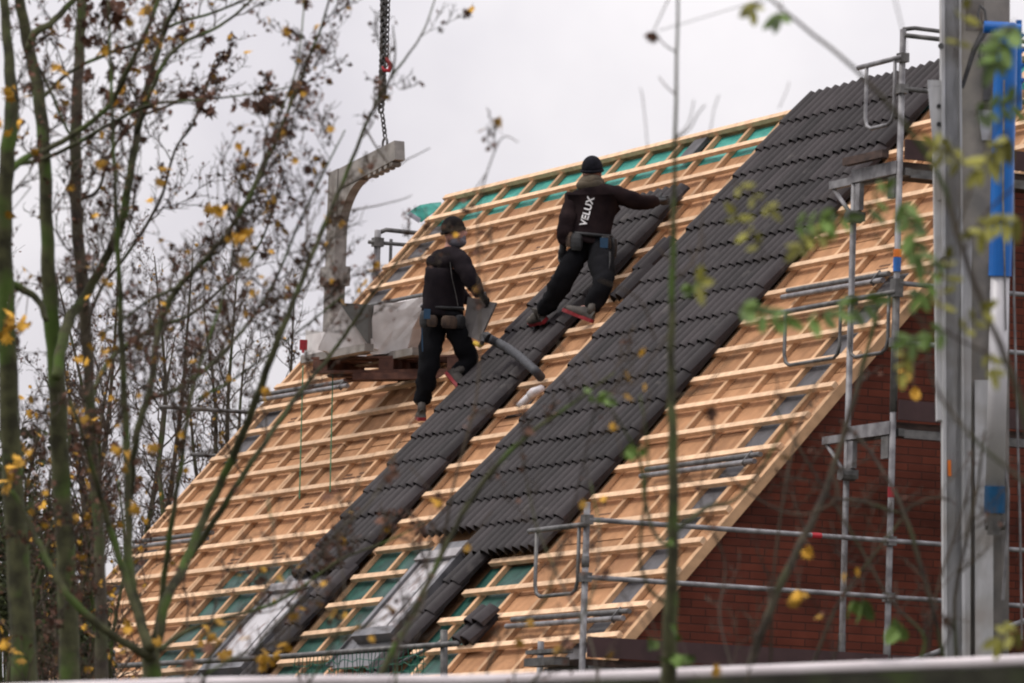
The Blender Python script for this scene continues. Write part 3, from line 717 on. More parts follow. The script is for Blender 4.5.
#@@PART2
# ============================================================ PEOPLE
def skin_mesh(joints,edges,sub=2,wr=0.0,seed=0):
    """joints: name -> (world point, radius or (rx,ry)); returns verts, faces in world space"""
    names=list(joints); idx={n:i for i,n in enumerate(names)}
    me=bpy.data.meshes.new('tmp'); me.from_pydata([tuple(joints[n][0]) for n in names],[(idx[a],idx[b]) for a,b in edges],[]); me.update()
    o=bpy.data.objects.new('tmp',me); col.objects.link(o)
    md=o.modifiers.new('s','SKIN'); md.use_smooth_shade=True; md.branch_smoothing=.6
    sv=me.skin_vertices[0].data
    for i,n in enumerate(names):
        r=joints[n][1]; sv[i].radius=(r,r) if not hasattr(r,'__len__') else r
        sv[i].use_root=(i==0)
    ss=o.modifiers.new('b','SUBSURF'); ss.levels=sub; ss.render_levels=sub
    dg=bpy.context.evaluated_depsgraph_get(); dg.update(); ev_=o.evaluated_get(dg); m2=ev_.to_mesh()
    vs=[v.co.copy() for v in m2.vertices]; ns=[v.normal.copy() for v in m2.vertices]; fs=[tuple(p.vertices) for p in m2.polygons]
    ev_.to_mesh_clear(); bpy.data.objects.remove(o); bpy.data.meshes.remove(me)
    if wr:
        vs=[v+n*(noise.noise(V((v.x*9,v.y*9,v.z*14))+V((seed,0,0)))*wr+noise.noise(V((v.x*22,v.y*22,v.z*30)))*wr*.5) for v,n in zip(vs,ns)]
    return vs,fs
def add_skin(name,joints,edges,mt,parent,sub=2,wr=0,seed=0,extra=None,k=1.0):
    joints={a:(p,(r*k if not hasattr(r,'__len__') else (r[0]*k,r[1]*k))) for a,(p,r) in joints.items()}
    m=MB(); vs,fs=skin_mesh(joints,edges,sub,wr,seed); m.add(vs,fs)
    if extra: 
        for e in extra: m.add(*e)
    return m.build(name,mt,parent,smooth=True)
def ellipsoid(c,x,y,z,nu=16,nv=10,fn=None):
    vs=[];fs=[]
    for j in range(nv+1):
        ph=math.pi*j/nv
        for i in range(nu):
            th=2*math.pi*i/nu; p=(math.sin(ph)*math.cos(th),math.sin(ph)*math.sin(th),math.cos(ph))
            if fn: p=fn(*p)
            vs.append(c+x*p[0]+y*p[1]+z*p[2])
    for j in range(nv):
        for i in range(nu): fs.append((j*nu+i,j*nu+(i+1)%nu,(j+1)*nu+(i+1)%nu,(j+1)*nu+i))
    return vs,fs
def chainj(pref,pts,rads):
    return {f'{pref}{i}':(p,r) for i,(p,r) in enumerate(zip(pts,rads))},[(f'{pref}{i}',f'{pref}{i+1}') for i in range(len(pts)-1)]
def glove(name,wrist,tip,side,curl,parent,mt):
    """palm + four bent fingers + thumb; tip = direction end of fingers, side = thumb side, curl = palm-facing direction"""
    d=(tip-wrist).normalized(); s=(side-d*side.dot(d)).normalized(); c=(curl-d*curl.dot(d)-s*curl.dot(s)).normalized()
    m=MB()
    vs,fs=skin_mesh({'a0':(wrist-d*.055,(.046,.044)),'a':(wrist-d*.02,(.036,.034)),'b':(wrist+d*.035,(.040,.026)),'c':(wrist+d*.085,(.042,.022))},[('a0','a'),('a','b'),('b','c')],2); m.add(vs,fs)
    # palm as a flattened ellipsoid so that it spans the fingers
    m.add(*ellipsoid(wrist+d*.05,d*.055,s*.044,c*.02))
    for k,(o,L) in enumerate([(.032,.078),(.011,.088),(-.011,.082),(-.032,.064)]):
        b=wrist+d*.085+s*o; pts=[b-d*.02,b+d*L*.38+c*.006,b+d*L*.72+c*.024,b+d*L*.86+c*.048]
        j,e=chainj('f',pts,[.0105,.0105,.0095,.008]); vs,fs=skin_mesh(j,e,1); m.add(vs,fs)
    b=wrist+d*.03+s*.032; pts=[b,b+s*.03+d*.02+c*.01,b+s*.038+d*.045+c*.022,b+s*.034+d*.062+c*.03]
    j,e=chainj('t',pts,[.013,.012,.0105,.009]); vs,fs=skin_mesh(j,e,1); m.add(vs,fs)
    return m.build(name,mt,parent,smooth=True)
def shoe(heel,toe,upv,parent,ankle):
    d=(toe-heel); L=.29; d.normalize(); u_=(upv-d*upv.dot(d)).normalized(); s=d.cross(u_)
    o=MB(); prof=[(0,.036,.075),(.06,.04,.09),(.12,.042,.085),(.18,.05,.06),(.24,.048,.048),(.285,.03,.035)]
    vs=[];fs=[]; n=12
    for (t,wd,h) in prof:
        for i in range(n):
            an=2*math.pi*i/n; x=math.cos(an)*wd; y=max(0,math.sin(an))*h if math.sin(an)>0 else math.sin(an)*.004
            vs.append(heel+d*t+s*x+u_*(y+.012))
    for k in range(len(prof)-1):
        for i in range(n): fs.append((k*n+i,k*n+(i+1)%n,(k+1)*n+(i+1)%n,(k+1)*n+i))
    fs+=[tuple(range(n)),tuple(range(5*n+n-1,5*n-1,-1))]
    o.add(vs,fs); o.tube([heel+d*.045+u_*.05,heel+d*.05+u_*.12,ankle],[.04,.038,.03],12)
    sh=o.build('shoe',M_shoe,parent,smooth=True)
    q=MB(); vs=[]; m_=0
    for lay in (-.018,.014):
        for (t,wd,h) in [(-.012,.024,0),(.0,.038,0),(.06,.042,0),(.12,.038,0),(.18,.050,0),(.24,.050,0),(.285,.034,0),(.298,.015,0)]:
            vs+= [heel+d*t+s*wd+u_*lay, heel+d*t-s*wd+u_*lay]
    fs=[]; k=8
    for i in range(k-1):
        fs+=[(2*i,2*i+1,2*i+3,2*i+2),(16+2*i,16+2*i+2,16+2*i+3,16+2*i+1),(2*i,2*i+2,16+2*i+2,16+2*i),(2*i+1,16+2*i+1,16+2*i+3,2*i+3)]
    fs+=[(0,16,17,1),(14,15,31,30)]
    q.add(vs,fs); q.build('sole',M_sole,sh)
    return sh

def worker(name,label,J,opts):
    """J: joint name -> (x,y,depth). radii in metres are standard; returns the person object"""
    W={k:P(*v) for k,v in J.items()}
    g0=V((W['pelvis'].x,W['pelvis'].y,min(W['toeL'].z,W['toeR'].z)))
    def mid(a,b,t=.5): return W[a].lerp(W[b],t)
    body={'pelvis':(W['pelvis'],(.09,.07)),'spine':(W['spine'],(.10,.08)),'chest':(W['chest'],(.11,.085)),'neckb':(W['neckb'],(.065,.06)),'head0':(W['head'].lerp(W['neckb'],.35),(.06,.06)),'head1':(W['head'],(.085,.09))}
    E=[('pelvis','spine'),('spine','chest'),('chest','neckb'),('neckb','head0'),('head0','head1')]
    for s in 'LR':
        body['sh'+s]=(W['sh'+s],.055); body['el'+s]=(W['el'+s],.04); body['wr'+s]=(W['wr'+s],.028); body['hd'+s]=(W['wr'+s]+(W['wr'+s]-W['el'+s]).normalized()*.05,.022)
        body['hip'+s]=(W['hip'+s],.06); body['kn'+s]=(W['kn'+s],.055); body['an'+s]=(W['an'+s],.038); body['ft'+s]=(W['an'+s].lerp(W['toe'+s],.4),.03)
        E+=[('chest','sh'+s),('sh'+s,'el'+s),('el'+s,'wr'+s),('wr'+s,'hd'+s),('pelvis','hip'+s),('hip'+s,'kn'+s),('kn'+s,'an'+s),('an'+s,'ft'+s)]
    # head with a face
    hc=W['head']; fd=opts['face'].normalized(); hu=(opts.get('hup',ZU)); hu=(hu-fd*hu.dot(fd)).normalized(); hs=fd.cross(hu)
    def headfn(x,y,z):
        # x forward, z up
        if z<0: x*=1+.02; y*=1-.22*(-z); 
        if x>.75 and -.35<z<.1: x*=1.0+.22*(1-abs(z+.12)/.3 if abs(z+.12)<.3 else 0)*(1 if abs(y)<.22 else 0)
        if x>.3 and z<-.75: x*=1.35
        return x,y,z
    extra=[ellipsoid(hc,fd*.098,hs*.077,hu*.118,24,16,headfn)]
    for sg in (-1,1): extra.append(ellipsoid(hc+hs*sg*.078-hu*.005-fd*.01,fd*.018,hs*.01,hu*.032,8,6))
    nose=hc+fd*.1-hu*.012; extra.append(ellipsoid(nose,fd*.022,hs*.014,hu*.026,8,6))
    person=MB(); vs,fs=skin_mesh(body,E,2); person.add(vs,fs)
    for e in extra: person.add(*e)
    me_o=person.build(name,M_skin,None,smooth=True); tag(me_o,label,'person')
    # eyes and mouth as small dark marks modelled as part pieces
    ey=MB()
    for sg in (-1,1): ey.add(*ellipsoid(hc+fd*.088+hs*sg*.03+hu*.012,fd*.008,hs*.013,hu*.006,8,6))
    ey.add(*ellipsoid(hc+fd*.094-hu*.062,fd*.006,hs*.024,hu*.004,8,6)); ey.build('facial_features',M_hat,me_o)
    # jacket
    jt={'spine':(W['spine'],(.155,.12)),'hem':(W['pelvis'].lerp(W['spine'],-.05+opts.get('hem',0)),(.158,.125)),'chest':(W['chest'],(.175,.125)),'top':(W['chest'].lerp(W['neckb'],.72),(.105,.085)),'col':(W['neckb']+ZU*.02,(.072,.07))}
    JE=[('spine','hem'),('spine','chest'),('chest','top'),('top','col')]
    for s in 'LR':
        ch=W['chest'].lerp(W['neckb'],.45)
        jt['s'+s]=(W['sh'+s],.078); jt['m'+s]=(W['sh'+s].lerp(W['el'+s],.5),.064); jt['e'+s]=(W['el'+s],.058); jt['f'+s]=(W['el'+s].lerp(W['wr'+s],.55),.05); jt['w'+s]=(W['wr'+s],.040)
        JE+=[('top','s'+s),('s'+s,'m'+s),('m'+s,'e'+s),('e'+s,'f'+s),('f'+s,'w'+s)]
    jk=add_skin('jacket',jt,JE,opts['jacket'],me_o,2,.02,3,k=1.38)
    # trousers
    tt={'pelvis':(W['pelvis'],(.145,.12)),'waist':(W['pelvis'].lerp(W['spine'],.35),(.14,.115))}
    TE=[('pelvis','waist')]
    for s in 'LR':
        tt['h'+s]=(W['hip'+s],.105); tt['t'+s]=(W['hip'+s].lerp(W['kn'+s],.5),.094); tt['k'+s]=(W['kn'+s],.078); tt['c'+s]=(W['kn'+s].lerp(W['an'+s],.5),.075); tt['a'+s]=(W['an'+s]+(W['an'+s]-W['kn'+s]).normalized()*.025,.070)
        TE+=[('pelvis','h'+s),('h'+s,'t'+s),('t'+s,'k'+s),('k'+s,'c'+s),('c'+s,'a'+s)]
    tr=add_skin('trousers',tt,TE,M_trous,me_o,2,.026,8,k=1.27)
    # hat
    def hatfn(x,y,z):
        return x,y,(z if z>-.25 else -.25)
    m=MB(); m.add(*ellipsoid(hc+hu*.045-fd*.015,fd*.112,hs*.094,hu*.112,24,14,hatfn)); 
    rim=[hc+hu*.02-fd*.015+fd*.110*math.cos(t)+hs*.093*math.sin(t)+hu*(-.014*math.cos(t)*-1) for t in [i*math.pi/12 for i in range(25)]]
    m.tube(rim,.014,8); m.build('knit_hat',opts['hat'],me_o,smooth=True)
    for s in 'LR':
        glove('glove',W['wr'+s],W['tip'+s],opts['thumb'+s],opts['curl'+s],me_o,M_black)
        shoe(W['heel'+s],W['toe'+s],opts['sole'+s],me_o,W['an'+s])
    # belt
    c=W['pelvis'].lerp(W['spine'],.38); axis=(W['spine']-W['pelvis']).normalized(); e1=(rt-axis*rt.dot(axis)).normalized(); e2=axis.cross(e1)
    m=MB(); m.tube([c+e1*.185*math.cos(t)+e2*.15*math.sin(t) for t in [i*math.pi/10 for i in range(21)]],.019,8); m.build('tool_belt',M_black,me_o,smooth=True)
    for (ox,oz,wd,hh,mt_) in opts['pouches']:
        m=MB(); an=ox; cc=c+e1*.195*math.cos(an)+e2*.165*math.sin(an)-ZU*oz; out=(e1*math.cos(an)+e2*math.sin(an)).normalized(); sd=axis.cross(out)
        m.add(*ellipsoid(cc+out*.02,out*.035,sd*wd,ZU*hh,12,8,lambda x,y,z:(x,max(-.8,min(.8,y)),max(-.75,min(.8,z))))); m.build('tool_pouch',mt_,me_o)
    return me_o,W,(hc,fd,hu,hs),(c,e1,e2,axis)

# ---- right worker, seen from behind, laying the top tile of the narrow band
JR=dict(pelvis=(590,243,51.35),spine=(592,222,51.35),chest=(594,204,51.42),neckb=(592,187,51.48),head=(592.5,173,51.52),
 shL=(573,197,51.44),elL=(566.5,226,51.3),wrL=(563,247,51.3),tipL=(561,262,51.3),
 shR=(615,194,51.45),elR=(640,202.5,51.5),wrR=(659,201.5,51.62),tipR=(672,199,51.72),
 hipL=(582,248,51.35),knL=(562,281,51.25),anL=(543.5,312,51.46),heelL=(545,320,51.42),toeL=(531,322,51.66),
 hipR=(600,248,51.32),knR=(604,284,50.85),anR=(590,309,50.85),heelR=(592,321,50.78),toeR=(562,309,50.9))
pr,W,hd,bl=worker('person','man in black trousers and brown-black hooded jacket with white lettering, reaching to the top tile',JR,
 dict(face=V((.25,.96,.12)),jacket=M_jack_a,hat=M_hat,thumbL=V((.8,.5,0)),curlL=V((.9,-.3,.1)),thumbR=V((0,.2,1)),curlR=V((.3,.4,-.9)),soleL=NR,soleR=V((.5,-.2,.85)),
 pouches=[(-2.7,.06,.07,.09,M_pouch),(-2.2,.08,.07,.1,M_black),(-.9,.07,.065,.09,M_black),(-.35,.10,.05,.12,M_black)]))
hc,fd,hu,hs=hd
m=MB(); # hood lying on the shoulders
q=W['neckb']+ZU*.03
m.add(*ellipsoid(q-fd*.03+hu*.015,fd*.10,hs*.118,hu*.075,20,12,lambda x,y,z:(x,y,z*(1 if z>0 else .7))))
m.add(*ellipsoid(q-fd*.075-hu*.012,fd*.06,hs*.125,hu*.062,20,12))
for i,v in enumerate(m.v): m.v[i]=v+noise.noise_vector(v*11)*.014
m.build('hood',M_hood,pr,smooth=True)
# lettering on the back: a text turned on its side, following the back
cu=bpy.data.curves.new('lettering','FONT'); cu.body='VELUX'; cu.size=.092; cu.align_x='CENTER'; cu.align_y='CENTER'; cu.extrude=.002; cu.space_character=1.05; cu.offset=.0025; cu.resolution_u=4
to=bpy.data.objects.new('lettering_tmp',cu); col.objects.link(to)
dg=bpy.context.evaluated_depsgraph_get(); dg.update(); m2=to.evaluated_get(dg).to_mesh()
jk=[c for c in pr.children if c.name.startswith('jacket')][0]
cc=P(587.5,211,51.1); ux=(P(591,196,51.2)-P(584.5,219,51.2)).normalized(); uy=-(rt-ux*rt.dot(ux)).normalized()
bpy.context.view_layer.update()
from mathutils.bvhtree import BVHTree
jo=pr.location; bv=BVHTree.FromPolygons([v.co+jo for v in jk.data.vertices],[tuple(p.vertices) for p in jk.data.polygons])
tl=(uy.cross(ux)).normalized(); 
if tl.y<0: tl=-tl
m=MB(); vs=[]
for v in m2.vertices:
    p=cc+ux*v.co.x*.92+uy*v.co.y*.95; h=bv.ray_cast(p-tl*.5,tl)[0]; p=(h if h else p)-tl*(.018+v.co.z); vs.append(p)
m.add(vs,[tuple(p.vertices) for p in m2.polygons]); bpy.data.objects.remove(to)
m.build('back_lettering',M_letter,pr)
m=MB(); m.tube([P(610,252,51.0),P(610,262,50.95),P(606,284,50.85)],[.010,.009,.008],6); m.build('hammer',M_black,pr)
m=MB(); c=P(604,243,51.15); m.box(c,V((.035,0,0)),V((0,.012,0)),V((0,0,.045))); m.build('tool_case',mat('blue_plastic',(.012,.05,.10),(.01,.035,.07),scale=9,rough=.5),pr)

# ---- left worker carrying a tile
JL=dict(pelvis=(442,316,52.25),spine=(443.5,294,52.25),chest=(446,268,52.25),neckb=(451,247,52.25),head=(455,233,52.25),
 shL=(436,262,52.4),elL=(452,288,52.55),wrL=(470,303,52.5),tipL=(478,318,52.45),
 shR=(461,260,52.1),elR=(472,283,51.98),wrR=(481,294.5,52.05),tipR=(489,303,52.12),
 hipL=(435,321,52.28),knL=(429,365,52.15),anL=(421,405,52.25),heelL=(422,419,52.1),toeL=(420,416.5,52.4),
 hipR=(452,321,52.2),knR=(470,362,52.25),anR=(455,376,52.2),heelR=(447,374,52.15),toeR=(467,397,52.0))
pl,W,hd,bl=worker('person','man in charcoal jacket, knit hat and blue-grey neck scarf, carrying a grey tile',JL,
 dict(face=V((.90,.40,.16)),jacket=M_jack_b,hat=M_hatb,thumbL=V((.2,.6,.8)),curlL=V((0,-1,0)),thumbR=V((0,.2,1)),curlR=V((0,.9,-.2)),soleL=V((0,-.4,1)),soleR=V((.6,.1,.75)),
 pouches=[(-1.25,.13,.09,.075,M_pouch),(-.7,.12,.07,.08,M_black),(-2.4,.12,.06,.1,M_black),(-2.0,.13,.06,.07,M_pouch)]))
hc,fd,hu,hs=hd
m=MB(); m.add(*ellipsoid(hc-hu*.085+fd*.005,fd*.092,hs*.078,hu*.06,20,10)); m.add(*ellipsoid(hc-hu*.05+fd*.045,fd*.055,hs*.062,hu*.055,18,10))
for i,v in enumerate(m.v): m.v[i]=v+noise.noise_vector(v*14)*.008
m.build('neck_scarf',M_scarf,pl,smooth=True)
m=MB(); m.tube([P(450,262,52.05),P(452,278,52.04),P(456,295,52.04),P(458,306,52.05)],.003,5); m.build('jacket_piping',M_steel_d,pl)
m=MB(); c=P(427,314,52.02); m.box(c,V((.03,0,0)),V((0,.015,0)),V((0,0,.045))); m.build('tool_case',MAT['blue_plastic'],pl)
m=MB(); m.box(P(422,336,52.1),V((.006,0,0)),V((0,.004,0)),V((-.01,0,.14))); m.build('trouser_stripe',MAT['blue_plastic'],pl)
# the tile in his hands
c4=[P(468.5,297,52.28),P(497,303,52.1),P(479.5,341,52.02),P(463,334,52.2)]
e1=(c4[1]-c4[0]); e2=(c4[3]-c4[0]); nn=e1.cross(e2).normalized()*.012
m=MB(); nx=10
vs=[]
for lay in (0,1):
    for t in range(2):
        for i in range(nx+1):
            s_=i/nx; p=(c4[0].lerp(c4[1],s_)) if t==0 else (c4[3].lerp(c4[2],s_)); vs.append(p+nn*(1 if lay else -1)+nn*1.6*(1-abs(((s_*2)%1)*2-1)**3 if 0<s_<1 else 0)*.8)
n=nx+1; fs=[]
for i in range(nx):
    fs+=[(i,i+1,n+i+1,n+i),(2*n+i,3*n+i,3*n+i+1,2*n+i+1),(i,2*n+i,2*n+i+1,i+1),(n+i,n+i+1,3*n+i+1,3*n+i)]
fs+=[(0,n,3*n,2*n),(nx,2*n+nx,3*n+nx,n+nx)]
m.add(vs,fs); M_tileg=mat('grey_tile_face',(.16,.145,.135),(.11,.10,.095),scale=8,rough=.8)
tag(m.build('roof_tile',M_tileg),'grey roof tile held in the hands of the worker with the scarf','roof tile')

# ============================================================ VEGETATION
LEAF_STAR=[(0,0),(.35,-.05),(.75,.05),(.45,.22),(.95,.5),(.5,.5),(.45,1.0),(.15,.65),(0,1.15),(-.15,.65),(-.45,1.0),(-.5,.5),(-.95,.5),(-.45,.22),(-.75,.05),(-.35,-.05)]
def add_leaf(m,p,size,kind='star'):
    m.tint=random.random()
    d=V((rt_(-1,1),rt_(-1,1),rt_(-1.4,.2))).normalized(); s=d.orthogonal().normalized(); s.rotate(Matrix.Rotation(rt_(0,6.28),3,d)); n=d.cross(s)
    if kind=='star':
        fold=rt_(.1,.5); vs=[p+d*y*size*.8+s*x*size*.6+n*(abs(x)*fold*size*.6-(y*.25)**2*size) for x,y in LEAF_STAR]
        c=p+d*size*.35
        vs.append(c); k=len(LEAF_STAR); m.add(vs,[(i,(i+1)%k,k) for i in range(k)])
    else:
        w_=size*.32; pts=[(0,0),(w_*.8,.25),(w_,.5),(w_*.7,.8),(0,1),(-w_*.7,.8),(-w_,.5),(-w_*.8,.25)]
        vs=[p+d*y*size+s*x+n*(abs(x)*.35) for x,y in pts]; vs[2]+=n*w_*.2
        m.add(vs,[(0,1,2,3,4),(0,4,5,6,7)])
def leaflet(m,p,d,s,size):
    m.tint=random.random(); n=d.cross(s).normalized(); w_=size*.22
    pts=[(0,0),(w_*.85,.2),(w_,.45),(w_*.8,.75),(0,1),(-w_*.8,.75),(-w_,.45),(-w_*.85,.2)]
    dr=rt_(.0,.25)
    vs=[p+d*y*size+s*x+n*(abs(x)*.3)-ZU*(y*y*dr*size) for x,y in pts]
    m.add(vs,[(0,1,2,3,4),(0,4,5,6,7)])
def smooth_path(pts,n=5):
    """Catmull-Rom"""
    out=[]; k=len(pts)
    for i in range(k-1):
        p0=pts[max(i-1,0)];p1=pts[i];p2=pts[i+1];p3=pts[min(i+2,k-1)]
        for j in range(n):
            t=j/n; out.append([.5*((2*b)+(-a+c)*t+(2*a-5*b+4*c-d_)*t*t+(-a+3*b-3*c+d_)*t**3) for a,b,c,d_ in zip(p0,p1,p2,p3)])
    out.append(list(pts[-1])); return out
class Tree:
    def __init__(s,seed): s.trunk=MB(); s.tw=MB(); s.lb=MB(); s.ly=MB(); s.lg=MB(); s.rs=random.Random(seed); s.nt=0; s.fat=1.0
    def limb(s,px,depth,wob=.5,n=None,thick=None):
        """px: (x,y,radius px) from base to tip"""
        px=[tuple(map(float,p)) for p in px]
        if abs(px[0][1]-px[1][1])>150:
            a_,b_=px[0],px[1]; n_=int(abs(a_[1]-b_[1])//50); px=[tuple(a_[k]+(b_[k]-a_[k])*i/n_ for k in range(3)) for i in range(n_)]+px[1:]
        sm=smooth_path(px); ph=s.rs.uniform(0,6); pts=[];rad=[]
        for i,(x,y,r) in enumerate(sm):
            dd=depth+wob*math.sin(ph+i*.17)*.8
            jx=math.sin(i*1.7+ph)*.6*min(1,r*.3); pts.append(P(x+jx,y,dd)); rad.append(max(r*s.fat,.35)*dd/F)
        mb=s.trunk if px[0][2]>1.6 else s.tw
        mb.tint=.5; mb.tube(pts,rad,8 if px[0][2]>3 else 5)
        return pts,rad
    def twigs(s,pts,rad,every=.12,length=.6,lv=2,leafp=.3,up_=.5,t0=.1,rmax=.006,spread=.9,bud=.4):
        L=0; nxt=rt_(0,every)
        for i in range(1,len(pts)):
            seg=(pts[i]-pts[i-1]); l=seg.length; dirv=seg.normalized() if l>1e-6 else ZU
            while nxt<l:
                if i/len(pts)>=t0:
                    p=pts[i-1]+dirv*nxt
                    perp=V((s.rs.gauss(0,1),s.rs.gauss(0,.7),s.rs.gauss(0,1))); perp=(perp-dirv*perp.dot(dirv)).normalized()
                    d=(dirv*.75+perp*spread+ZU*up_).normalized()
                    fr=1-.5*i/len(pts); s.twig(p,d,length*s.rs.uniform(.4,1.15)*fr,min(rmax,rad[i]*.6),lv,leafp,up_,bud)
                nxt+=every*s.rs.uniform(.5,1.6)
            nxt-=l
    def twig(s,p,d,L,r,lv,leafp,up_,bud):
        n=5 if lv else 4; pts=[p]; q=p.copy(); dd=d.copy()
        for i in range(n):
            dd=(dd+V((s.rs.gauss(0,.2),s.rs.gauss(0,.2),s.rs.gauss(0,.2)))+ZU*up_*.1).normalized(); q=q+dd*L/n; pts.append(q.copy())
        s.tw.tube(pts,[max(.0016,r*(1-.75*i/n)) for i in range(n+1)],3,caps=False); s.nt+=1
        if lv>0:
            for i in range(1,n+1):
                for _ in range(1 if s.rs.random()<.75 else 2):
                    perp=V((s.rs.gauss(0,1),s.rs.gauss(0,.8),s.rs.gauss(0,1))).normalized()
                    s.twig(pts[i],(dd*.8+perp*.8+ZU*up_*.5).normalized(),L*s.rs.uniform(.25,.5),r*.6,lv-1,leafp,up_,bud)
        for i in range(1,n+1):
            if s.rs.random()<bud*.27: add_leaf(s.lb,pts[i]+V((s.rs.gauss(0,.01),0,s.rs.gauss(0,.01))),s.rs.uniform(.016,.032),'oval')
        if s.rs.random()<leafp*.17:
            (add_leaf(s.ly,pts[-1],s.rs.uniform(.03,.055)) if s.rs.random()<.5 else add_leaf(s.lb,pts[-1],s.rs.uniform(.03,.06)))
    def cluster(s,x,y,depth,kind,n=3,size=.07,spread=5,shape='star'):
        mb={'b':s.lb,'y':s.ly,'g':s.lg}[kind]
        for i in range(n):
            p=P(x+s.rs.gauss(0,spread*.5),y+s.rs.gauss(0,spread*.5),depth+s.rs.uniform(-.05,.05)); add_leaf(mb,p,size*s.rs.uniform(.7,1.15),shape)
            if i==0: a=p+V((s.rs.uniform(-.12,.12),.05,s.rs.uniform(.05,.2))); s.tw.tube([a,p],[.003,.002],3,caps=False)
    def finish(s,name,label,cat,mt=None,group=None,loc=None,green=None):
        v0=min((s.trunk.v or s.tw.v),key=lambda v:v.z); e=empty(name,V((v0.x,v0.y,0)),label,cat,group)
        if s.trunk.v: s.trunk.build('trunk',mt or M_bark,e,smooth=True)
        if s.tw.v: s.tw.build('twigs',M_twig,e)
        if s.lb.v: s.lb.build('dead_leaves',M_lbrown,e)
        if s.ly.v: s.ly.build('yellow_leaves',M_lyel,e)
        if s.lg.v: s.lg.build('green_leaves',green or M_lgreen,e)
        return e
def down(x,d): # pixel path from the ground up to the frame's bottom edge
    p=P(x,690,d); k=(p.z/d*F)
    return 690+k
# --- tree 1: thick stem at the left edge
D1=27.0
t=Tree(11); t.fat=.9
L=t.limb([(30,down(30,D1),18),(25,683,15),(18,560,13),(11,450,11.5),(7,330,10),(4,230,9),(7,160,8.5),(12,110,8),(9,60,6),(4,0,5),(2,-60,4)],D1,.1)
t.twigs(*L,every=.35,length=.7,t0=.35,leafp=.2)
b=t.limb([(2,182,4.5),(22,160,4),(50,148,3.5),(80,130,3.2),(110,105,3),(125,75,3),(140,45,2.8),(152,18,2.6),(165,-20,2.2)],D1+.2,.2); t.twigs(*b,every=.22,length=.5,t0=.2,leafp=.25)
b=t.limb([(7,165,3),(40,160,2.6),(72,146,2.5),(110,124,2.3),(150,105,2.0),(200,100,1.4),(245,95,1.1),(285,88,.8),(315,80,.6)],D1+.6,.4); t.twigs(*b,every=.16,length=.3,t0=.3,leafp=.35)
b=t.limb([(0,280,6),(20,288,5),(38,300,4),(46,320,3.5)],D1,.1)
for x,y,n in [(8,330,6),(25,322,6),(15,318,4),(12,95,3),(14,128,3),(12,215,2),(10,470,6),(20,462,4),(5,480,4),(18,655,3),(8,640,3),(2,118,3)]: t.cluster(x,y,D1-.3,'y',n,.065,7)
t.finish('tree','thick mossy tree stem at the left edge with orange leaf clusters','tree',M_barkm,'bare trees on the left')
# --- tree 2: stem that forks at 55,330
D2=28.0
t=Tree(12); t.fat=.88
L=t.limb([(72,down(72,D2),15),(70,683,12),(66,560,11),(60,460,10.5),(57,380,10),(50,300,9),(47,230,7.5),(44,150,7.5),(38,90,7),(29,50,6.5),(20,0,6),(14,-60,5)],D2,.1); t.twigs(*L,every=.3,length=.7,t0=.35,leafp=.25)
b=t.limb([(28,50,5),(36,32,4.5),(50,24,4),(66,8,3.6),(84,-12,3.2)],D2,.1); t.twigs(*b,every=.3,length=.4,t0=.3)
b=t.limb([(56,378,6),(62,345,6.5),(70,318,6.5),(84,298,6),(100,270,5.5),(112,245,5.2),(122,222,5),(130,175,4.8),(138,130,4.5),(148,85,4),(158,50,3.6),(168,22,3),(185,-10,2.6)],D2-.2,.2); t.twigs(*b,every=.18,length=.7,t0=.15,leafp=.3)
b=t.limb([(136,135,3),(150,95,2.6),(165,62,2.5),(185,42,2.3),(212,30,2),(235,15,1.7),(262,-10,1.3)],D2-.3,.2); t.twigs(*b,every=.16,length=.4,t0=.2,leafp=.4)
b=t.limb([(40,100,2.6),(70,72,2.3),(105,55,2.2),(140,42,2.1),(175,24,2.0),(215,12,1.6),(258,-6,1.3)],D2+.4,.2); t.twigs(*b,every=.18,length=.4,t0=.2,leafp=.4)
b=t.limb([(38,66,2),(52,95,1.8),(66,128,1.8),(78,142,1.4)],D2+.3,.1)
for x,y,n in [(60,65,4),(58,82,3),(137,68,3),(125,88,3),(143,10,3),(153,38,3),(100,160,3),(165,172,4),(104,50,2),(122,102,2)]: t.cluster(x,y,D2-.3,'y',n,.06,5)
for x,y,n in [(75,25,10),(88,40,8),(105,8,10),(120,15,8),(92,72,6),(113,68,7),(108,98,8),(200,40,5),(122,25,5),(112,5,8),(96,10,8),(150,75,4),(160,30,4)]: t.cluster(x,y,D2-.2,'b',n,.062,9)
t.finish('tree','tall mossy forked tree second from the left with brown hanging leaves at its top','tree',M_barkm,'bare trees on the left')
# --- tree 3: slender brown stem
D3=29.0
t=Tree(13)
L=t.limb([(106,down(106,D3),9),(102,683,7),(100,560,5.5),(94,470,5),(90,400,5),(86,330,6),(80,260,6),(76,200,6),(76,130,5.8),(79,60,5.4),(82,0,5),(84,-60,4)],D3,.15); t.twigs(*L,every=.16,length=.7,t0=.25,leafp=.25)
b=t.limb([(77,200,2),(98,190,1.8),(112,150,1.8),(140,118,1.6),(170,105,1.5),(205,85,1.2),(225,50,1)],D3+.3,.3); t.twigs(*b,every=.14,length=.35,t0=.2,leafp=.4)
b=t.limb([(86,330,2.4),(100,290,2),(130,250,1.8),(160,200,1.6),(175,150,1.3),(195,120,1.1),(215,60,.8)],D3+.5,.3); t.twigs(*b,every=.12,length=.45,t0=.15,leafp=.3)
b=t.limb([(90,400,3),(110,360,2.6),(150,330,2.2),(190,315,1.8),(230,280,1.5),(262,240,1.2),(280,180,.8)],D3+.8,.3); t.twigs(*b,every=.10,length=.5,t0=.1,leafp=.3)
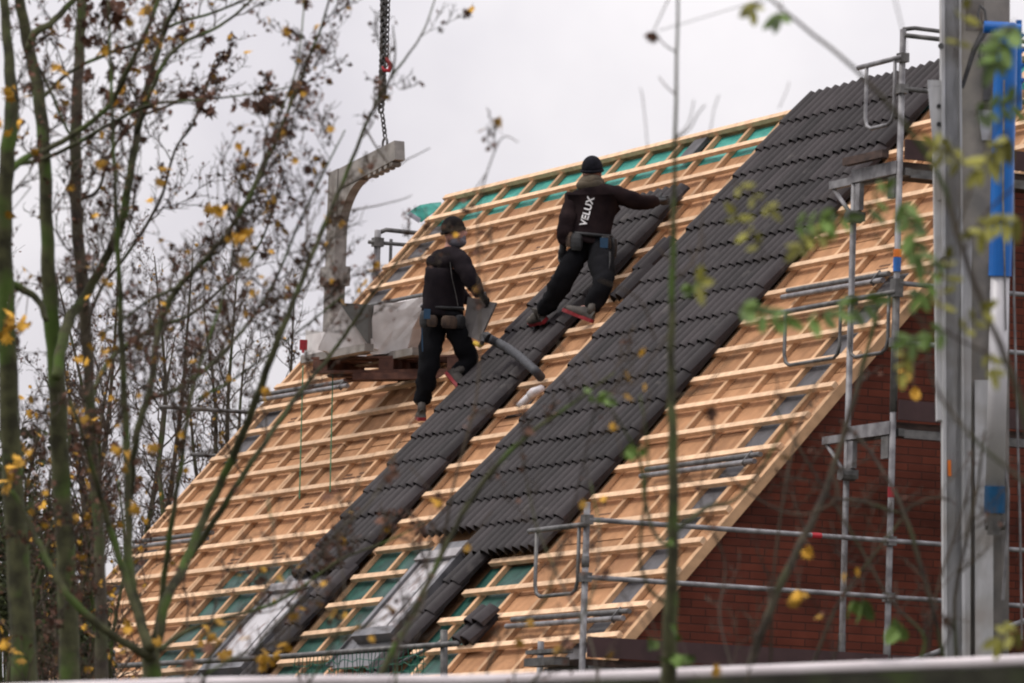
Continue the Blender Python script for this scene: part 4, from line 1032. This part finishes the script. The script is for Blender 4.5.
for x,y,n in [(30,95,2),(72,515,4),(75,410,3),(82,355,3),(105,335,3),(108,345,3),(110,280,3),(212,205,3)]: t.cluster(x,y,D3-.3,'y',n,.06,5)
for x,y,n in [(262,103,12),(240,105,4),(300,92,5),(272,100,8),(205,108,5),(192,95,5),(30,85,5)]: t.cluster(x,y,D3-.1,'b',n,.075,8)
t.finish('tree','slender straight brown tree stem third from the left','tree',M_bark,'bare trees on the left')
# --- tree 4: mossy many-forked tree low in the frame
D4=25.0
t=Tree(14); t.fat=.8
L=t.limb([(150,down(150,D4),15),(152,690,13),(151,655,11),(150,640,9)],D4,.02)
b=t.limb([(151,660,8),(140,615,6),(130,570,5.5),(128,500,5),(126,430,4.6),(122,350,4),(118,250,3.2),(115,180,2.8),(112,110,2.3),(110,50,1.8),(108,-20,1.3)],D4,.15); t.twigs(*b,every=.2,length=.5,t0=.3,leafp=.25)
b=t.limb([(150,650,7),(136,610,5.5),(120,560,4.6),(106,515,4),(96,480,3.5),(84,440,2.5),(70,400,1.6)],D4-.2,.15); t.twigs(*b,every=.14,length=.5,t0=.3,leafp=.3)
b=t.limb([(156,645,8),(166,600,6.5),(182,570,6),(198,532,5.6),(215,495,5.4),(236,450,5.2),(256,400,5),(272,355,4.8),(292,305,4),(312,255,3.4),(330,212,3),(348,170,2.6),(368,120,2.2),(388,82,1.7),(408,55,1.3),(424,30,1.1),(438,-10,.8)],D4+.1,.25); t.twigs(*b,every=.16,length=.45,t0=.25,leafp=.12,bud=.2)
b=t.limb([(190,556,5),(215,520,4.2),(240,480,3.8),(270,435,3.4),(298,395,3.2),(325,362,2.6),(350,328,2.2),(372,295,1.8),(400,258,1.4),(430,225,1)],D4+.5,.25); t.twigs(*b,every=.14,length=.4,t0=.2,leafp=.15,bud=.2)
b=t.limb([(158,640,5),(164,580,4),(172,520,3.4),(182,460,2.8),(190,400,2.4),(205,350,2),(222,300,1.6),(235,240,1.2),(240,180,.8)],D4+.3,.2); t.twigs(*b,every=.14,length=.55,t0=.2,leafp=.3)
b=t.limb([(146,655,6),(120,640,5),(95,622,5),(72,600,5),(58,580,4.5),(42,550,4.2),(28,520,3.6),(12,490,3)],D4-.3,.1); t.twigs(*b,every=.25,length=.4,t0=.3)
b=t.limb([(160,650,4),(185,632,3),(225,618,2.6),(270,605,2.4),(305,585,2.2),(340,560,1.8),(390,540,1.3),(430,520,.9)],D4-.4,.2); t.twigs(*b,every=.12,length=.4,t0=.1,leafp=.3)
b=t.limb([(131,500,3.4),(134,455,4.2),(140,420,4.6),(150,392,4.6),(156,345,4.6),(164,312,4.5),(180,285,4),(200,265,3.8),(226,235,3.4),(242,210,3.2),(258,180,3),(276,140,2.6),(294,95,2.2),(308,60,1.8),(322,25,1.5),(333,-15,1.2)],D4+.6,.2); t.twigs(*b,every=.10,length=.5,t0=.12,leafp=.3)
b=t.limb([(150,398,3.6),(175,390,3.2),(205,370,2.8),(230,345,2.4),(258,310,2.2),(280,270,1.8),(298,225,1.5),(320,180,1.2),(345,130,.9)],D4+.7,.3); t.twigs(*b,every=.09,length=.5,t0=.1,leafp=.3)
b=t.limb([(242,212,2),(262,165,1.7),(280,115,1.4),(296,70,1.2),(303,20,1),(304,-20,.8)],D4+.8,.2); t.twigs(*b,every=.16,length=.3,t0=.2,leafp=.2)
b=t.limb([(180,286,2.6),(150,300,2.2),(125,318,1.8),(100,335,1.4)],D4+.4,.1); t.twigs(*b,every=.12,length=.5)
b=t.limb([(196,400,2),(240,375,1.6),(300,330,1.4),(350,290,1.1)],D4+.9,.3); t.twigs(*b,every=.09,length=.45,leafp=.3)
b=t.limb([(385,92,1.6),(395,60,1.3),(393,25,.8)],D4,.1)
b=t.limb([(365,128,1.4),(390,165,1),(410,158,.8),(430,148,.6)],D4,.1)
b=t.limb([(330,212,1.2),(365,208,1),(400,200,.7),(412,195,.5)],D4,.1)
for x,y,n in [(128,625,4),(115,450,4),(120,462,3),(217,640,5),(205,635,4),(222,650,4),(190,655,3),(262,660,5),(272,655,3),(245,233,3),(238,240,3),(252,285,2),(249,228,2),(135,505,3),(215,208,3),(263,655,4),(285,648,3),(155,640,2),(268,395,3),(248,260,2),(232,235,2),(150,442,3)]: t.cluster(x,y,D4-.3,'y',n,.055,6)
t.finish('tree','low mossy tree forking just above the white rail into long diagonal limbs','tree',M_barkm,'bare trees on the left')
t=Tree(21); D10=33
for q in [[(20,700,3),(35,600,2.6),(60,500,2),(72,420,1.4)],[(50,700,3),(30,600,2.6),(22,520,2),(40,430,1.3)],[(85,700,2.6),(95,620,2.4),(80,540,2),(100,460,1.4),(92,400,1)],[(5,700,2.6),(20,620,2.4),(45,540,2),(50,470,1.2)],[(110,700,2),(112,640,2),(125,560,1.6),(118,480,1)],[(70,700,2.4),(62,640,2),(90,560,1.6),(70,480,1)]]:
    q=[(q[0][0],down(q[0][0],D10),q[0][2]+.6)]+q
    b=t.limb(q,D10,.4); t.twigs(*b,every=.14,length=.8,t0=.5,leafp=.7,lv=2,bud=.5)
for i in range(26): t.cluster(t.rs.uniform(0,110),t.rs.uniform(380,670),D10-.5,'y',1,.06,6)
t.finish('shrub','brushwood of thin stems low at the left between the mossy trunks','shrub',M_barkm)
# --- thin mossy sapling crossing the tile bands
t=Tree(15); D5=21.0
b=t.limb([(366,down(366,D5),3.6),(375,690,3.4),(410,620,3.2),(440,558,3),(468,505,2.8),(500,462,2.4),(535,430,2),(575,402,1.6),(615,372,1.1)],D5,.1); t.twigs(*b,every=.2,length=.25,t0=.3,leafp=.1,bud=.1)
b=t.limb([(440,558,1.6),(455,480,1.4),(476,400,1.1),(480,330,.9),(478,255,.8),(480,200,.8),(500,140,.7),(518,142,.5)],D5+.4,.2); t.twigs(*b,every=.3,length=.2,t0=.2,leafp=.3,bud=.2)
t.cluster(428,226,D5,'b',3,.035,4); t.cluster(465,205,D5,'b',5,.035,6)
for x,y in [(399,0),(500,0)]: pass
t.cluster(437,500,D5-.2,'y',2,.045,3); t.cluster(466,548,D5-.2,'y',2,.04,3)
t.finish('sapling','thin mossy sapling leaning across the lower tile bands','tree',M_barkm)
# --- thin stems seen against the sky above the ridge
t=Tree(16); D6=24
b=t.limb([(440,down(440,D6),1.6),(432,690,1.4),(452,400,1.1),(462,230,1),(500,210,.8),(512,165,.6)],D6,.05) if False else None
# --- brushwood of thin stems across the lower middle
t=Tree(22); D11=20.0
for q in [[(395,700,1.4),(400,640,1.3),(425,600,1.1),(430,540,.9),(450,500,.7)],[(250,700,1.8),(262,640,1.6),(300,600,1.4),(330,540,1.2),(372,500,1),(400,440,.7)],[(300,700,1.4),(330,650,1.3),(345,600,1.1),(340,540,.9),(360,480,.7)],
 [(520,700,1.4),(560,650,1.3),(590,600,1.2),(600,540,1),(590,480,.8)],[(480,700,1.4),(500,640,1.2),(545,600,1.1),(560,540,.9)],[(600,700,1.4),(590,640,1.2),(560,580,1.1),(535,520,.9),(520,440,.7)],
 [(740,700,1.2),(720,620,1.1),(725,560,1),(700,500,.9),(715,430,.7)],[(200,700,2),(215,650,1.8),(255,610,1.5),(275,560,1.2),(268,500,1)],[(180,700,1.8),(230,660,1.6),(290,640,1.4),(350,632,1.2),(420,600,.9)],
 [(560,560,1),(580,480,.8),(600,400,.7),(640,380,.5)]]:
    q=[(q[0][0],down(q[0][0],D11),q[0][2]+.3)]+q if q[0][1]>=700 else q
    b=t.limb(q,D11,.4); t.twigs(*b,every=.11,length=.26,t0=.45,leafp=.35,lv=1,bud=.22,rmax=.003)
t.finish('shrub','brushwood of very thin brown stems rising in front of the roof windows','shrub',M_bark)
# --- green sapling in front of the verge
t=Tree(17); D7=19.0
b=t.limb([(664,down(664,D7),10),(668,690,8.5),(671,600,7),(673,540,6),(673,450,5),(671,380,4),(672,300,3.2),(674,200,2.4),(676,100,1.7),(678,0,1.3),(679,-50,1)],D7,.05)
for q in [[(672,533,3.2),(690,520,2.8),(708,507,2.4),(735,500,2.0),(760,470,1.6),(790,420,1.2),(812,390,.9)],[(672,548,2.6),(655,535,2.2),(645,500,2),(641,465,1.8),(630,440,1.4),(612,410,1)],[(671,605,2.4),(650,590,2),(640,555,1.8),(645,500,1.6),(648,450,1.2),(640,395,.9)],[(674,280,1.6),(690,265,1.2),(700,240,.9),(705,180,.6)],[(676,95,.9),(665,85,.7),(659,77,.6)],[(676,52,1),(665,45,.8),(656,35,.7)],[(675,140,1),(690,128,.8),(697,115,.7),(705,105,.6)],[(675,138,.8),(688,124,.6),(694,100,.5)],[(672,330,1.2),(650,360,1),(628,390,.8),(606,395,.6)],[(668,395,1.4),(700,390,1),(740,350,.8),(775,330,.6)],[(655,340,1),(640,300,.9),(600,280,.7)],[(648,150,.5),(643,100,.5),(640,88,.4)],[(709,140,.5),(714,110,.5),(719,95,.5)],[(779,108,.5),(787,90,.4),(789,82,.4)]]:
    b=t.limb(q,D7+.2,.1)
t.cluster(651,33,D7,'b',5,.04,4)
for x,y,n in [(606,398,4),(640,448,4),(692,286,3),(700,282,2),(684,655,5),(655,640,3),(628,450,3),(672,540,2),(676,630,2)]: t.cluster(x,y,D7-.1,'g',n,.05,5,'oval')
for x,y,n in [(603,396,2),(700,283,2),(590,392,2),(665,655,3)]: t.cluster(x,y,D7-.1,'g',n,.04,5,'oval')
t.tw.tube([P(658.5,30.7,D7),P(705,17,D7),P(760,0,D7+.1)],[.0016,.0016,.0016],4)
t.finish('sapling','slim green stemmed sapling standing upright in front of the roof verge','tree',M_barkm)
# --- leafy robinia branches on the right
t=Tree(18); D8=16.0
path=[(1090,down(1090,D8),14),(1085,700,10),(1050,520,5),(1020,400,3.6),(1000,345,3.2),(975,285,3),(955,225,2.8),(945,190,2.7),(930,160,2.5),(905,125,2.3),(880,95,2.1),(845,60,1.9),(805,28,1.7),(765,-6,1.4),(740,-30,1)]
b=t.limb(path,D8,.03)
br=[[(1040,495,2.2),(1010,470,2),(975,440,1.9),(943,400,1.8),(930,370,1.6),(925,330,1.4),(905,300,1.2),(897,258,1),(880,240,.9),(870,215,.7)],
[(965,250,1.6),(985,215,1.4),(1005,195,1.2),(1024,180,1)],[(935,165,1.4),(900,175,1.1),(860,185,.8)],
[(1010,365,1.5),(960,340,1.3),(915,315,1),(870,300,.8)],[(900,300,1),(850,310,.9),(790,318,.8),(750,322,.6)],
[(860,300,.9),(840,330,.8),(825,345,.6)],[(880,240,.9),(840,225,.8),(800,240,.7),(760,262,.6)],[(870,215,.8),(845,190,.7),(820,200,.6)],
[(955,235,1.2),(990,140,1.1),(1010,110,1),(1024,90,.8)],[(760,262,.6),(745,230,.5),(735,200,.4)],
[(912,135,1),(893,100,.8),(905,50,.7),(895,0,.7),(890,-20,.5)],[(1085,640,2),(1050,620,1.6),(1020,625,1.2)]]
for q in br: t.limb(q,D8-.1,.05)
def compound(x,y,dx,dy,n,size,mb,depth=D8-.15):
    """rachis from pixel (x,y) by (dx,dy) px with n pairs of leaflets"""
    p0=P(x,y,depth); p1=P(x+dx,y+dy,depth-.05); t.tw.tube([p0,p0.lerp(p1,.5)+ZU*.01,p1],[.003,.0025,.0015],4)
    d=(p1-p0); L=d.length; d.normalize()
    sd=d.cross(V((0,1,0))).normalized()
    for i in range(n):
        q=p0.lerp(p1,(i+.7)/n)
        for sg in (-1,1):
            dv=(d*.45+sd*sg*.6+V((rt_(-.3,.3),rt_(-.9,.5),rt_(-.55,.1)))).normalized(); s_=dv.cross(V((rt_(-.4,.4),-1,rt_(.1,.8)))).normalized()
            leaflet(mb,q,dv,s_,size*rt_(.9,1.4))
    leaflet(mb,p1,d,sd,size*1.25)
gr,yl=t.lg,t.ly; ol=MB()
for (x,y,dx,dy,n,sz,mb) in [(790,225,55,-8,5,.05,gr),(835,222,-35,25,4,.045,ol),(905,195,12,60,6,.055,gr),
 (735,305,50,15,5,.05,gr),(800,320,70,-18,5,.055,gr),(950,330,-40,10,4,.05,gr),(940,315,8,-55,4,.045,ol),(960,335,25,-25,3,.045,ol),
 (730,180,40,30,3,.035,ol),(765,255,-30,-40,3,.04,ol),(690,285,12,-2,1,.05,ol),(970,115,55,-15,5,.055,gr),(965,165,-30,-20,4,.045,ol),(1010,130,-30,40,5,.055,ol),(1015,20,-20,40,5,.06,gr),
 (1024,215,-45,15,5,.05,ol),(945,255,-25,40,4,.045,gr),(955,60,10,-50,2,.04,ol),(765,2,-14,8,2,.045,ol),(782,3,-4,14,1,.05,gr),(865,215,20,-25,3,.045,gr),(1024,628,-26,12,3,.05,ol),(905,345,-2,30,3,.035,ol),(985,345,8,28,2,.04,ol)]:
    compound(x,y,dx,dy,n,sz,mb)
e=t.finish('leafy_branch_tree','tree with green and yellow feathery leaves reaching in from the right over mast and roof','tree',M_bark)
if ol.v: ol.build('olive_leaves',M_lolive,e)
# --- low shrubs in front of the brick gable
t=Tree(19); D9=20.5
for q in [[(738,down(738,D9),6),(744,690,5),(770,610,4.5),(800,545,4),(822,500,3.6),(842,440,3),(862,370,2.4),(880,300,1.6)],
          [(950,down(950,D9),3),(948,690,2.6),(938,630,2.4),(922,570,2.4),(905,515,2.2),(888,480,2),(865,445,1.6),(840,420,1.2)],
          [(835,500,2),(855,500,1.8),(880,507,1.8),(905,515,1.4)],[(722,470,1.2),(760,500,1.2),(800,515,1.3),(835,500,1.4),(832,470,1)],
          [(900,512,1.6),(930,498,1.4),(950,500,1.2)],
          [(800,700,2),(835,610,1.7),(870,560,1.5),(905,515,1.2)],[(905,690,2),(925,640,1.8),(890,600,1.6),(850,530,1.4),(800,450,1.2),(770,400,.9)],
          [(960,700,2.4),(955,600,2),(975,500,1.8),(985,430,1.2)],[(925,700,1.6),(935,600,1.4),(960,520,1.2),(972,470,1)],[(770,700,1.6),(775,560,1.4),(795,440,1.2),(812,400,.9)],
          [(815,700,1.4),(840,640,1.3),(845,560,1),(838,480,.8)]]:
    b=t.limb(q,D9,.1); t.twigs(*b,every=.22,length=.35,t0=.15,leafp=.05,bud=.12,lv=1)
for x,y,n in [(808,549,3),(798,592,3),(795,598,2)]: t.cluster(x,y,D9-.3,'y',n,.05,3)
for x,y in [(852,600),(862,600),(895,617),(900,627)]: t.cluster(x,y,D9-.5,'g',2,.09,3,'oval')
for x,y in [(858,568),(845,572)]: t.cluster(x,y,D9-.5,'y',1,.06,2,'oval')
for x,y in [(905,370),(915,385)]: t.cluster(x,y,D9-.5,'y',2,.05,3,'oval')
t.finish('shrub','tangle of thin brown stems with few leaves in front of the brick gable','shrub',M_bark)
# --- bushy background trees beyond the left verge
def bush(seed,x0,d,top,spreadpx,nst,label,group):
    t=Tree(seed)
    for i in range(nst):
        xt=x0+t.rs.uniform(-spreadpx,spreadpx); yt=top+t.rs.uniform(0,120)+abs(xt-x0)*.3
        xb=x0+(xt-x0)*.25
        q=[(xb,down(x0,d)-10,4),(xb+(xt-xb)*.15,720,3.4),(xb+(xt-xb)*.4+t.rs.uniform(-12,12),560,2.8),(xb+(xt-xb)*.7+t.rs.uniform(-12,12),(560+yt)/2,2),(xt,yt,.6)]
        b=t.limb(q,d+t.rs.uniform(-1.2,1.2),.5); t.twigs(*b,every=.2,length=1.2,t0=.25,leafp=.3,lv=2,rmax=.012,bud=.5)
    return t.finish('background_tree',label,'tree',M_bark,group)
bush(31,40,52,210,100,5,'dense twiggy tree in the far lower left corner behind the mossy stems','twiggy trees behind')
bush(32,150,60,225,110,6,'dense twiggy tree just left of the roof verge','twiggy trees behind')
bush(33,235,66,260,80,5,'far twiggy tree behind the upper left verge','twiggy trees behind')
# evergreen hedge low on the left
h=MB(); hr=random.Random(5)
for i in range(9000):
    x=hr.uniform(-40,112); y=700-abs(hr.gauss(0,1))*(85 if x<75 else 40)-(60 if x<70 else 10)-25*math.sin(x*.09); d=hr.uniform(40,46); p=P(x,max(y,430 if x<70 else 590),d)
    h.tint=hr.random(); add_leaf(h,p,hr.uniform(.03,.08),'oval')
for i in range(7000):
    h.tint=hr.random(); add_leaf(h,P(hr.uniform(-45,118),hr.uniform(690,down(30,43)-4),hr.uniform(40,46)),hr.uniform(.04,.09),'oval')
for i in range(60):
    x=hr.uniform(-40,110); h.tube([P(x,down(x,43),43),P(x+hr.uniform(-15,15),hr.uniform(560,640),43)],[.03,.006],4)
hd_=attr_mat('hedge_leaf',(.034,.042,.014),rough=.8,spec=.2,var=.7)
o=h.build('hedge',hd_); tag(o,'dark ragged hedge in the lower left corner beside the roof','hedge')
